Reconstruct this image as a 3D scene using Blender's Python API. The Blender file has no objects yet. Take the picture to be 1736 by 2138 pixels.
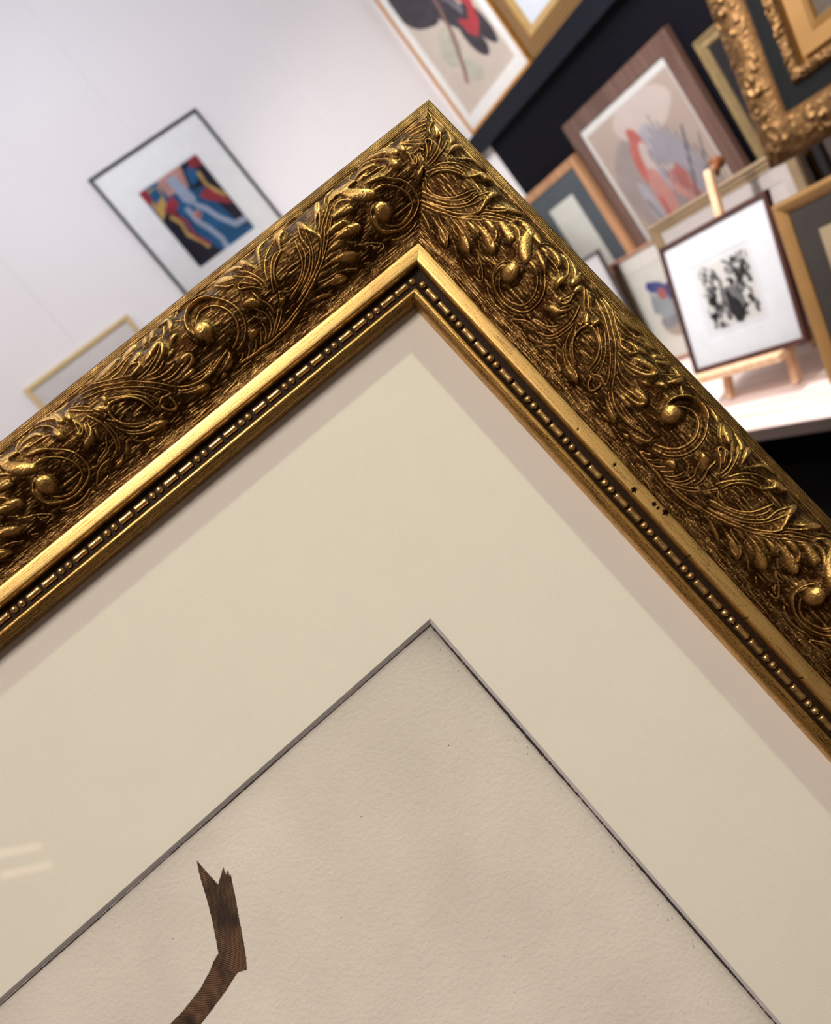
# A gilt picture frame on a shop counter, framed prints on the walls and on a display table behind it.
import bpy, math
import numpy as np
from mathutils import Matrix, Vector
rng = np.random.default_rng(7)
SC = bpy.context.scene
COL = SC.collection

# ------------------------------------------------------------------ helpers
def lin(c):
    c = c / 255.0
    return c / 12.92 if c <= 0.04045 else ((c + 0.055) / 1.055) ** 2.4
def rgb(r, g, b): return (lin(r), lin(g), lin(b), 1.0)

def link(name, me, mats, parent=None, smooth=False, label=None):
    o = bpy.data.objects.new(name, me)
    COL.objects.link(o)
    for m in (mats if isinstance(mats, (list, tuple)) else [mats]): me.materials.append(m)
    if smooth:
        me.polygons.foreach_set('use_smooth', [True] * len(me.polygons))
    if parent is not None: o.parent = parent
    if label: o['label'] = label
    return o
def tag(o, label, cat, group=None):
    o['label'] = label; o['category'] = cat
    if group: o['group'] = group
    return o
def thing(name, label, cat, matrix=None, group=None):
    o = bpy.data.objects.new(name, None); COL.objects.link(o)
    o.empty_display_size = 0.05
    if matrix is not None: o.matrix_world = matrix
    return tag(o, label, cat, group)
def struct(o):
    o['kind'] = 'structure'; return o

class MB:
    """collects polygons of one mesh"""
    def __init__(s): s.v = []; s.f = []; s.m = []
    def add(s, vs, fs, mi=0):
        b = len(s.v); s.v += [tuple(p) for p in vs]
        for f in fs: s.f.append([b + i for i in f]); s.m.append(mi)
    def box(s, x0, x1, y0, y1, z0, z1, mi=0):
        vs = [(x, y, z) for z in (z0, z1) for y in (y0, y1) for x in (x0, x1)]
        s.add(vs, [(0, 2, 3, 1), (4, 5, 7, 6), (0, 1, 5, 4), (2, 6, 7, 3), (0, 4, 6, 2), (1, 3, 7, 5)], mi)
    def bar(s, p, q, w, d, up=(1, 0, 0), mi=0):
        p = Vector(p); q = Vector(q); z = (q - p).normalized(); x = Vector(up); x = (x - z * x.dot(z)).normalized(); y = z.cross(x)
        vs = []
        for c in (p, q):
            for a, b in ((-1, -1), (1, -1), (1, 1), (-1, 1)): vs.append(c + x * (a * w / 2) + y * (b * d / 2))
        s.add(vs, [(3, 2, 1, 0), (4, 5, 6, 7), (0, 1, 5, 4), (1, 2, 6, 5), (2, 3, 7, 6), (3, 0, 4, 7)], mi)
    def cyl(s, p, q, r0, r1=None, n=20, mi=0):
        r1 = r0 if r1 is None else r1
        p = Vector(p); q = Vector(q); z = (q - p).normalized(); x = z.orthogonal().normalized(); y = z.cross(x)
        vs = []
        for c, r in ((p, r0), (q, r1)):
            for i in range(n):
                a = 2 * math.pi * i / n; vs.append(c + x * (r * math.cos(a)) + y * (r * math.sin(a)))
        s.add(vs, [(i, (i + 1) % n, n + (i + 1) % n, n + i) for i in range(n)] + [tuple(range(n - 1, -1, -1)), tuple(range(n, 2 * n))], mi)
    def poly(s, pts, z, mi=0):
        s.add([(x, y, z) for x, y in pts], [tuple(range(len(pts)))], mi)
    def build(s, name, mats, parent=None, smooth=False, label=None, bevel=0):
        me = bpy.data.meshes.new(name); me.from_pydata(s.v, [], s.f)
        o = link(name, me, mats, parent, smooth, label)
        me.polygons.foreach_set('material_index', s.m); me.update()
        if bevel:
            b = o.modifiers.new('edge', 'BEVEL'); b.width = bevel; b.segments = 2; b.limit_method = 'ANGLE'
        return o

def blob(cx, cy, rx, ry, rot=0, n=22, wob=0.0, seed=0):
    r = np.random.default_rng(seed); ph = r.uniform(0, 6.28, 3); a = math.radians(rot); out = []
    for i in range(n):
        t = 2 * math.pi * i / n
        k = 1 + wob * (math.sin(2 * t + ph[0]) + .6 * math.sin(3 * t + ph[1]) + .4 * math.sin(5 * t + ph[2]))
        x = rx * k * math.cos(t); y = ry * k * math.sin(t)
        out.append((cx + x * math.cos(a) - y * math.sin(a), cy + x * math.sin(a) + y * math.cos(a)))
    return out
def ribbon(pts, w):
    p = np.array([q[:2] for q in pts], float); ws = np.array([q[2] if len(q) > 2 else w for q in pts])
    d = np.gradient(p, axis=0); d /= np.linalg.norm(d, axis=1)[:, None] + 1e-9
    n = np.stack([-d[:, 1], d[:, 0]], 1) * ws[:, None] / 2
    return [tuple(x) for x in p + n] + [tuple(x) for x in (p - n)[::-1]]

# ------------------------------------------------------------------ materials
def new_mat(name):
    m = bpy.data.materials.new(name); m.use_nodes = True
    nt = m.node_tree; return m, nt, nt.nodes, nt.links, nt.nodes['Principled BSDF']
def mat(name, col, rough=.6, metal=0., var=.06, scale=40., bump=0., bscale=None, coat=0., spec=.5):
    """plain painted / papered / wooden surface: base colour with a little procedural mottling and grain"""
    m, nt, N, L, P = new_mat(name)
    tc = N.new('ShaderNodeTexCoord'); no = N.new('ShaderNodeTexNoise'); no.inputs['Scale'].default_value = scale; no.inputs['Detail'].default_value = 4
    L.new(tc.outputs['Object'], no.inputs['Vector'])
    cr = N.new('ShaderNodeValToRGB'); a, b = cr.color_ramp.elements
    a.position = .3; b.position = .7
    a.color = tuple(max(0, c * (1 - var)) for c in col[:3]) + (1,); b.color = tuple(min(1, c * (1 + var)) for c in col[:3]) + (1,)
    L.new(no.outputs['Fac'], cr.inputs['Fac']); L.new(cr.outputs['Color'], P.inputs['Base Color'])
    P.inputs['Roughness'].default_value = rough; P.inputs['Metallic'].default_value = metal
    P.inputs['Specular IOR Level'].default_value = spec; P.inputs['Coat Weight'].default_value = coat
    if bump:
        n2 = N.new('ShaderNodeTexNoise'); n2.inputs['Scale'].default_value = bscale or scale * 4; n2.inputs['Detail'].default_value = 5
        L.new(tc.outputs['Object'], n2.inputs['Vector'])
        bp = N.new('ShaderNodeBump'); bp.inputs['Strength'].default_value = bump; bp.inputs['Distance'].default_value = .001
        L.new(n2.outputs['Fac'], bp.inputs['Height']); L.new(bp.outputs['Normal'], P.inputs['Normal'])
    return m
def wood(name, c0, c1, rough=.5, axis='Y', metal=0., sc=6.):
    m, nt, N, L, P = new_mat(name)
    tc = N.new('ShaderNodeTexCoord'); mp = N.new('ShaderNodeMapping')
    s = [sc * 8] * 3; s['XYZ'.index(axis)] = sc * .5; mp.inputs['Scale'].default_value = s
    no = N.new('ShaderNodeTexNoise'); no.inputs['Scale'].default_value = 1.; no.inputs['Detail'].default_value = 6; no.inputs['Distortion'].default_value = .6
    L.new(tc.outputs['Object'], mp.inputs['Vector']); L.new(mp.outputs['Vector'], no.inputs['Vector'])
    cr = N.new('ShaderNodeValToRGB'); a, b = cr.color_ramp.elements; a.position = .35; b.position = .65; a.color = c0; b.color = c1
    L.new(no.outputs['Fac'], cr.inputs['Fac']); L.new(cr.outputs['Color'], P.inputs['Base Color'])
    P.inputs['Roughness'].default_value = rough; P.inputs['Metallic'].default_value = metal
    return m
def glass_mat():
    """thin picture glass: clear, with the Fresnel reflection of an uncoated pane"""
    m, nt, N, L, P = new_mat('picture_glass'); N.remove(P); out = [n for n in N if n.type == 'OUTPUT_MATERIAL'][0]
    tr = N.new('ShaderNodeBsdfTransparent'); gl = N.new('ShaderNodeBsdfGlossy'); gl.inputs['Roughness'].default_value = .03
    fr = N.new('ShaderNodeFresnel'); fr.inputs['IOR'].default_value = 1.38; mx = N.new('ShaderNodeMixShader')
    L.new(fr.outputs[0], mx.inputs[0]); L.new(tr.outputs[0], mx.inputs[1]); L.new(gl.outputs[0], mx.inputs[2]); L.new(mx.outputs[0], out.inputs[0])
    return m
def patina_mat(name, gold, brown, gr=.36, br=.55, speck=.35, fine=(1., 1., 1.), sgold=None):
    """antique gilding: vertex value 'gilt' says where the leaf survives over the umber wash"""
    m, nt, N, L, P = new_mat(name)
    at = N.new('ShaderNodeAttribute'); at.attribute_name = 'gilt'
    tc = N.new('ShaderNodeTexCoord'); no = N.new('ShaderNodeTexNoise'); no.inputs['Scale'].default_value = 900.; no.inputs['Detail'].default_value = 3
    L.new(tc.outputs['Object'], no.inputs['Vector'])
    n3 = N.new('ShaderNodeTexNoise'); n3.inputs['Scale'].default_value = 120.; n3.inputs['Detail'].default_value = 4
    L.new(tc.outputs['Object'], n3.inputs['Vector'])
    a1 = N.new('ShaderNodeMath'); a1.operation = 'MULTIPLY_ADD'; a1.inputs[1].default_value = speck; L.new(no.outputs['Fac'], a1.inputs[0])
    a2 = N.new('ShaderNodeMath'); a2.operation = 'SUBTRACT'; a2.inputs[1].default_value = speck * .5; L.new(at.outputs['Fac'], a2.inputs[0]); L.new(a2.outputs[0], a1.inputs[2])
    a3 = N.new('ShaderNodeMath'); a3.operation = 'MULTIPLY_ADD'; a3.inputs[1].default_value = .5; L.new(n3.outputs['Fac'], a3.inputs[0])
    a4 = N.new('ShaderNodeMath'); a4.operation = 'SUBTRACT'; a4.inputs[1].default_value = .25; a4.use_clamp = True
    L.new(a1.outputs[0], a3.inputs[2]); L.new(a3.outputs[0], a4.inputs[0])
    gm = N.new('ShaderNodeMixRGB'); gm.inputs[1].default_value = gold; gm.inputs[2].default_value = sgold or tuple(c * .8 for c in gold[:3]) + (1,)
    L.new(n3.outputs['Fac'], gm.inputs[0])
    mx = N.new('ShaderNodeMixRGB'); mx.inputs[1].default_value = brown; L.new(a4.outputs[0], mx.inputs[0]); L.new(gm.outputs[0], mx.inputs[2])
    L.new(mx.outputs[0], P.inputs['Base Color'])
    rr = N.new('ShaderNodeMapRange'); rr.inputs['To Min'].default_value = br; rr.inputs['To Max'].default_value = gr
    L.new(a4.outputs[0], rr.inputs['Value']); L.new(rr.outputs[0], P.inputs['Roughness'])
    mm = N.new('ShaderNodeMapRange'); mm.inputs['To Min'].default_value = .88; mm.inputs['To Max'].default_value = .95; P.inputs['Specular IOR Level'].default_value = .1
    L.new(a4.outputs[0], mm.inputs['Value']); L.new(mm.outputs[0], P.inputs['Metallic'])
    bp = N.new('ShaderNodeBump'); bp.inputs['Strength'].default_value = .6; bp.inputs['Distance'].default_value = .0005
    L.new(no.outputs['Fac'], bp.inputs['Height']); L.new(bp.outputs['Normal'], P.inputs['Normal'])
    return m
def leaf_mat(name, gold, brown, axis, rough=.34, wear=.5, metal=.95):
    """burnished leaf with fine lengthwise brush marks and specks of the wash"""
    m, nt, N, L, P = new_mat(name)
    tc = N.new('ShaderNodeTexCoord'); mp = N.new('ShaderNodeMapping'); s = [1400., 1400., 1400.]; s['XYZ'.index(axis)] = 45.
    mp.inputs['Scale'].default_value = s; L.new(tc.outputs['Object'], mp.inputs['Vector'])
    no = N.new('ShaderNodeTexNoise'); no.inputs['Scale'].default_value = 1.; no.inputs['Detail'].default_value = 3; L.new(mp.outputs[0], no.inputs['Vector'])
    n2 = N.new('ShaderNodeTexNoise'); n2.inputs['Scale'].default_value = 1300.; n2.inputs['Detail'].default_value = 2; L.new(tc.outputs['Object'], n2.inputs['Vector'])
    mu = N.new('ShaderNodeMath'); mu.operation = 'MULTIPLY'; L.new(no.outputs['Fac'], mu.inputs[0]); L.new(n2.outputs['Fac'], mu.inputs[1])
    cr = N.new('ShaderNodeValToRGB'); a, b = cr.color_ramp.elements; a.position = .10 + .08 * wear; a.color = brown; b.position = .22 + .1 * wear; b.color = gold
    L.new(mu.outputs[0], cr.inputs['Fac'])
    at = N.new('ShaderNodeAttribute'); at.attribute_name = 'gilt'; mc = N.new('ShaderNodeMixRGB'); mc.inputs[2].default_value = (.02, .010, .004, 1)
    L.new(at.outputs['Fac'], mc.inputs[0]); L.new(cr.outputs['Color'], mc.inputs[1]); L.new(mc.outputs[0], P.inputs['Base Color'])
    P.inputs['Metallic'].default_value = metal; P.inputs['Roughness'].default_value = rough
    bp = N.new('ShaderNodeBump'); bp.inputs['Strength'].default_value = .35; bp.inputs['Distance'].default_value = .0002
    L.new(no.outputs['Fac'], bp.inputs['Height']); L.new(bp.outputs['Normal'], P.inputs['Normal'])
    return m

GLASS = glass_mat()
WHITE_WALL = mat('white_wall_paint', (.80, .785, .79, 1), .75, var=.015, scale=3, bump=.08, bscale=160)
NAVY = mat('navy_paint', rgb(11, 11, 19), .75, var=.06, scale=8, bump=.05, spec=.12)
CEIL = mat('ceiling_paint', (.78, .77, .75, 1), .8, var=.01)
FASCIA = mat('navy_lit', rgb(16, 19, 30), .6, var=.05, scale=8, spec=.2)  # lighter copy of the panel navy, light on the ledge front painted in
FLOOR = mat('charcoal_carpet', rgb(38, 35, 34), .95, var=.25, scale=300, bump=.6, bscale=700)
WASH = rgb(70, 44, 16)
GOLD = (.76, .45, .135, 1)
GOLDL = (.84, .535, .185, 1)
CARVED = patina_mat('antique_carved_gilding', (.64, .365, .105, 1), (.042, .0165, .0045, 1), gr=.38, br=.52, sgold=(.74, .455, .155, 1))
DARKBED = mat('umber_wash', (.020, .010, .004, 1), .5, .0, var=.5, scale=900, bump=.3, bscale=1500, spec=.12)
# ------------------------------------------------------------------ carved relief of the moulding (millimetres; one repeat of the running scroll)
PERIOD = 217.2
RELIEF = """L18:1496,210,30 1521,165,48 1545,123,82 1571,86,140 1599,72,150 1625,67,124 1642,68,44
R8:1486,287,39 1498,257,39 1523,217,42 1556,181,46 1583,160,48 1612,141,49 1640,134,49 1662,136,49
R8:1475,348,42 1481,331,42 1505,293,44 1539,251,44 1572,218,48 1600,204,48 1621,201,48 1633,205,48
R12:1505,343,47 1510,319,47 1529,286,50 1559,254,50 1592,232,54 1625,215,54 1641,206,54
L24:1636,204,42 1664,161,89 1676,117,230 1700,116,219 1726,99,73
L22:1648,106,57 1661,121,130 1682,130,153
R12:1487,361,34 1507,365,34 1523,380,34 1543,387,33 1573,387,33 1609,377,34 1645,358,34 1676,329,34 1695,298,36 1708,260,36 1723,217,39
R8:1516,417,31 1536,413,31 1587,396,31 1624,382,31 1663,357,31 1699,328,31 1720,299,33 1730,265,33 1728,237,36
R10:1603,403,31 1644,388,31 1689,364,31 1728,329,31 1751,298,33 1755,266,33 1757,229,36 1774,188,36 1795,145,41
R10:1577,428,31 1628,412,31 1684,385,31 1728,350,31 1756,317,31 1774,283,33 1788,242,34 1800,200,36
L22:1809,110,40 1805,148,144 1804,186,165 1811,223,113 1823,257,98 1828,289,71 1813,318,36
R11:1536,443,39 1599,430,39 1656,411,38 1707,390,38 1754,365,39 1795,334,39 1818,315,39 1833,290,41 1842,262,41
R11:1842,262,38 1857,250,38 1878,231,42 1922,176,47
R8:1554,456,31 1602,446,31 1653,430,31 1710,404,31 1769,376,31 1814,349,31 1856,320,31 1897,287,33 1968,233,35
R8:1884,275,33 1915,246,33 1955,217,36
L14:1568,469,36 1631,483,62 1665,492,72 1692,501,62
L12:1628,451,31 1689,459,56 1746,471,108 1791,482,159 1821,496,57
R7:1728,474,31 1764,492,31 1797,498,31 1822,498,31 1811,479,31 1791,464,31 1772,460,31
R8:1685,436,31 1737,449,31 1797,454,31
L13:1689,424,21 1722,418,61 1757,424,46
L18:1725,403,25 1784,404,51 1840,413,122 1882,429,191 1916,442,158 1931,446,56
R7:1776,381,28 1829,385,28 1864,387,28 1890,394,28
R7:1728,399,28 1796,404,28 1862,420,28
L16:1822,365,26 1863,356,72 1901,361,83 1917,367,41
L22:1888,338,26 1936,342,87 1976,352,170 2012,359,200 2031,363,87
R8:1902,319,31 1944,327,31 1976,340,31 1994,352,31
L16:1902,295,27 1942,292,76 1976,300,81 1996,326,72
R8:1787,424,28 1812,430,28 1831,432,28
R6:1817,457,26 1860,471,26 1897,493,26
R6:1929,379,26 1971,402,25
L22:1952,257,22 1989,253,87 2023,255,130 2052,260,124 2061,280,32
R8:1944,493,31 1970,506,31
R6:1979,424,25 2010,438,25
R8:2050,477,30 2027,453,30
R8:-401,369,34 -356,330,34 -324,304,36 -301,277,36 -267,252,36 -233,226,39 -204,208,39 -172,196,39
R8:-327,285,36 -305,258,36 -271,232,39 -235,208,39 -205,186,39 -177,170,44 -128,161,45
L18:-336,238,37 -294,195,65 -254,159,172 -230,125,183 -210,97,79
L22:-197,193,46 -161,150,149 -113,145,268 -76,160,259
R10:-197,149,52 -166,112,61 -135,90,62 -91,82,62
L26:-100,144,149 -56,152,230 -8,168,118
L28:-92,166,222 -63,220,339 -27,261,330 6,283,236 17,302,65
L16:-194,209,65 -143,203,97 -107,223,78 -83,255,35
L20:-248,261,36 -212,254,131 -173,257,208 -138,268,190 -109,285,41
L18:-322,302,36 -279,297,113 -238,297,149 -214,303,77
L20:-349,344,28 -290,340,79 -236,344,152 -193,351,220 -158,367,96 -141,379,22
R6:-324,323,34 -272,325,34 -231,333,34
L16:-366,361,28 -324,361,96 -292,366,113 -275,372,40
L13:-395,382,33 -356,384,83 -320,392,66 -294,398,33
L17:-348,414,39 -307,421,167 -268,434,173 -224,452,33
R7:-200,417,30 -145,440,31 -110,462,30 -88,483,31 -95,493,31 -117,494,31
R5:-147,468,28 -107,480,28
B42:0,379,475
R12:-17,331,42 -47,343,42 -69,377,42 -73,410,41 -61,441,41 -32,461,41 3,473,41 50,482,41 93,481,41 139,471,41 177,454,41 201,431,41 209,398,41 207,357,42 188,320,41 158,288,44 123,261,44 87,242,45
L20:15,211,71 51,224,135 89,240,120 124,260,53
L20:30,275,106 66,281,106 98,291,53
R12:-28,421,39 -8,442,39 19,457,39 60,465,38 101,458,38 138,445,38 159,430,38 170,402,38 169,373,39 154,342,39 132,315,39 101,292,41 71,284,41
R8:-42,488,36 -12,502,36 22,511,38 64,512,38 103,507,36 129,499,36
R8:-8,147,37 5,97,44 53,66,33
L20:10,144,44 53,132,134 93,137,155 126,158,110 140,184,32
L14:2,173,74 45,171,125 70,170,73
R7:50,185,45 103,186,45 149,192,45 172,200,45
L26:-56,380,192 -65,406,126 -58,436,88 -30,459,66 5,471,39
R10:79,80,61 124,91,61 166,126,52 198,167,51 207,196,45
L20:89,66,44 129,65,74 169,80,149 212,115,149 235,149,51
L22:207,190,58 206,219,160 209,247,146 221,269,35
L20:223,82,78 248,139,176 255,184,168 260,202,57
R7:221,91,61 263,93,61 294,87,61 323,86,61
L18:301,150,73 296,184,155 295,208,108
L16:289,199,45 300,223,64 309,251,64 309,274,47 293,286,41
L20:275,279,58 278,297,134 284,310,62
R10:285,310,39 309,293,41 316,269,41 310,244,41
R8:300,235,38 296,259,35 288,286,35
L20:259,372,39 271,356,144 296,348,166 321,337,110 339,312,50 346,273,29
R8:309,326,33 323,298,35 331,271,35
L12:338,362,28 347,340,55 357,320,38
R11:366,244,38 382,278,38 394,308,37 399,340,36 395,380,35 386,414,35 367,438,35 344,451,35 316,457,35
R10:411,322,36 414,360,36 410,392,35 400,419,35 379,444,35 363,452,35
R10:248,436,33 278,426,33 313,418,33 344,402,32 365,376,33
R8:248,441,33 282,437,33 334,425,33
R9:164,506,33 206,475,33 233,461,33 261,455,33 301,455,33
R7:166,511,34 209,510,34 242,504,33
L16:291,497,33 315,498,99 343,492,55 365,478,22
L13:377,491,33 390,477,87 410,461,60 424,445,49 447,449,38 467,472,38 499,493,54 535,504,76
R9:302,147,44 338,183,39 372,219,38 404,248,35
R9:315,137,44 348,163,44 376,187,38 405,219,38
L22:412,242,41 430,262,145 455,282,174
L22:469,215,32 487,237,111 484,262,116
R10:423,310,36 443,307,37 429,278,38 412,247,38
R15:573,437,59 536,426,59 504,408,59 475,382,59 460,355,60 456,324,60 467,293,64 489,277,64 517,280,63 553,293,63 588,316,60 613,344,60 627,376,60 632,403,59 641,420,59
R10:499,253,38 540,274,37 586,302,37 617,326,35 639,354,35 646,384,35 649,410,35
R10:428,322,36 458,360,36 477,397,35 501,421,35 532,437,35 568,448,35
R9:433,368,33 452,401,32 480,429,32 511,448,32 553,461,32 591,470,32
R9:453,414,32 469,435,32 507,458,32 549,478,32 587,487,32
R8:551,245,35 587,274,35 621,303,34 652,338,33 670,369,33 679,394,32
R11:389,137,48 436,167,47 489,188,41 538,216,41 589,251,37 636,287,37 681,323,35 719,361,35 745,393,34 748,409,35
R11:401,109,56 452,135,47 510,168,47 566,205,41 614,237,40 655,267,37 697,307,37 738,344,35 763,372,35 793,403,34
R10:396,82,56 450,97,56 516,139,47 576,181,43 624,208,41 647,225,41
R11:794,403,34 830,425,35 863,438,35 892,444,35 925,443,35 972,437,34 1020,425,34 1054,416,34
R7:786,415,29 818,436,29 860,452,29 896,463,29
L16:780,423,32 808,445,43 846,464,67 880,474,107 910,479,91 919,480,21
L15:528,459,38 570,472,108 606,480,148 634,484,92 643,485,22
R6:530,451,30 568,457,30 608,464,30 636,479,30
R13:669,427,54 681,450,54 703,466,54 723,463,54 733,437,54 729,415,53
R10:665,411,37 699,397,37 729,404,37 751,404,37
L19:614,202,31 641,225,69 663,233,81 693,229,94 720,222,100 728,203,69
R9:727,201,44 701,189,44 666,184,45 635,198,44
L20:482,109,94 512,103,154 554,88,257 603,77,259 648,67,150 673,60,34
R9:514,123,45 566,134,44 613,129,44 673,124,45 734,114,50
L20:668,117,72 708,85,222 747,79,247 774,79,77
R9:566,165,43 619,164,43 661,146,43 701,132,43
L14:671,185,44 720,172,150 753,156,150 764,147,36
R9:669,266,34 710,265,34 753,258,34 801,245,34 840,221,37 863,201,37
L19:679,273,23 726,279,34 770,273,46 818,260,68 850,243,97 870,213,118 872,184,63
L20:743,228,37 778,213,137 818,198,156 852,189,143 873,186,69
R10:720,285,37 757,292,37 796,289,37 827,275,37
R10:705,300,46 738,316,43 779,325,43 820,324,43 852,319,43
R10:758,345,38 801,353,38 848,350,38 895,347,38 916,344,38
L19:773,365,22 808,373,38 850,375,49 888,372,59 922,365,81 943,352,91 951,330,54
L22:866,334,27 896,331,118 927,332,156 951,331,48
L14:789,380,27 828,391,37 865,394,84 905,394,84
R9:875,421,34 912,430,34 955,431,34 990,422,34 1000,412,34
R8:870,411,32 915,416,32 959,417,32 993,413,32
L17:850,278,23 878,270,80 896,261,62
L13:794,133,50 814,99,160 837,58,50
L14:824,139,36 854,110,126 876,68,123 893,51,32
L22:891,70,73 924,65,131 954,68,206 978,63,99 994,57,22
L20:981,62,58 971,128,150 948,174,57
R6:892,168,35 913,141,36 939,98,42
L19:912,232,46 934,216,136 955,208,93
B44:1072,291,502
R17:1022,276,68 1018,250,68 1026,212,74 1047,175,84 1077,141,85 1113,127,85 1151,127,85 1185,142,85 1218,170,84
R13:1218,170,52 1243,205,46 1263,247,42 1275,289,42 1274,330,40 1264,364,40 1243,395,39 1215,418,39 1180,432,39 1140,440,39
R13:1062,237,55 1094,209,55 1124,192,55 1158,194,55 1191,211,55 1216,243,51 1232,276,50 1237,313,48 1230,347,48 1213,376,48 1188,398,47 1163,411,47 1132,422,47
R10:1009,91,63 1045,62,43 1088,56,41 1131,57,41 1175,65,44 1199,70,52 1216,76,60 1257,99,62
R6:1000,126,36 1027,153,35 1042,168,35
R12:812,413,48 840,431,48 869,441,48 907,447,48 950,447,48 1001,441,48 1047,428,47 1101,414,47
L16:937,470,21 986,468,37 1035,464,53 1072,453,68 1097,440,69 1102,425,47 1099,410,21
L14:988,489,27 1006,487,85 1020,486,53
L12:1013,473,21 1054,472,63 1086,462,42
R7:1115,482,29 1137,476,29 1156,464,29
R8:1162,489,32 1186,475,32 1204,454,31
R10:1111,489,48 1161,494,48 1208,498,48 1255,498,47 1286,502,47
R8:1199,491,32 1225,479,32 1249,458,31
L24:1033,283,198 1022,248,102 1029,210,93 1048,176,97 1077,144,106 1113,131,114 1153,130,114 1187,145,99 1220,173,56
R11:1236,500,48 1292,504,47 1348,502,47 1403,499,47 1458,490,47 1520,475,47
R9:1367,491,31 1442,479,31 1520,463,31 1582,448,31 1654,426,31 1716,397,31
R8:1339,492,29 1372,476,29 1410,455,29 1448,427,29
R7:1336,481,29 1379,457,29 1435,417,28
R9:1298,486,32 1335,470,31 1361,443,31 1372,412,31 1371,390,31 1355,371,32 1340,344,32
R9:1317,491,32 1351,476,31 1377,449,31 1389,421,31 1391,400,31
R12:1411,416,41 1414,385,41 1406,359,42 1391,335,42 1388,307,44 1387,284,45
R9:1280,485,32 1309,463,31 1323,440,31 1328,418,31
L14:1347,433,21 1346,412,36 1328,390,47 1313,373,27
R8:1250,485,32 1274,466,31 1294,442,31
L22:1236,441,105 1258,431,162 1274,431,105
L22:1374,344,132 1350,326,190 1327,316,121 1312,308,61
R13:1435,301,42 1404,269,42 1373,248,42 1352,237,45 1349,219,46 1363,210,46 1383,217,46 1401,242,43 1420,264,42
R9:1449,303,33 1444,258,33 1429,218,36 1403,182,38 1378,151,42 1355,133,42
R9:1464,312,32 1464,265,33 1450,215,36 1434,172,42 1411,137,42
R10:1341,188,46 1309,173,52 1285,137,53 1270,102,62
L16:1279,93,100 1313,104,310 1342,135,211 1363,162,70
L16:1347,69,54 1383,75,194 1414,99,181 1432,128,56
L20:1486,204,24 1469,155,104 1460,101,173 1460,66,41
L15:1465,404,36 1478,399,103 1499,393,36
R9:1466,402,31 1481,380,31 1496,356,32
R10:1512,414,34 1544,405,33 1584,396,33 1631,380,34"""
GS, GT = .25, .25
NS = int(round(PERIOD / GS)); NT = int(60 / GT) + 1
def gblur(a, ss, st):
    """gaussian blur, periodic along s"""
    fs = np.fft.fftfreq(a.shape[0]); ft = np.fft.fftfreq(a.shape[1])
    k = np.exp(-2 * (np.pi * fs[:, None] * ss) ** 2) * np.exp(-2 * (np.pi * ft[None, :] * st) ** 2)
    return np.real(np.fft.ifft2(np.fft.fft2(a) * k))
def curve(pts):
    """Catmull-Rom through the carver's points"""
    p = np.array(pts, float)
    if len(p) < 3: return p
    q = np.vstack([2 * p[0] - p[1], p, 2 * p[-1] - p[-2]]); out = []
    for i in range(1, len(q) - 2):
        n = max(2, int(np.linalg.norm(q[i + 1, :2] - q[i, :2]) / .7))
        t = np.linspace(0, 1, n, endpoint=False)[:, None]
        a, b, c, d = q[i - 1], q[i], q[i + 1], q[i + 2]
        out.append(.5 * (2 * b + (c - a) * t + (2 * a - 5 * b + 4 * c - d) * t ** 2 + (3 * b - a - 3 * c + d) * t ** 3))
    return np.vstack(out + [p[-1:]])
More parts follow.
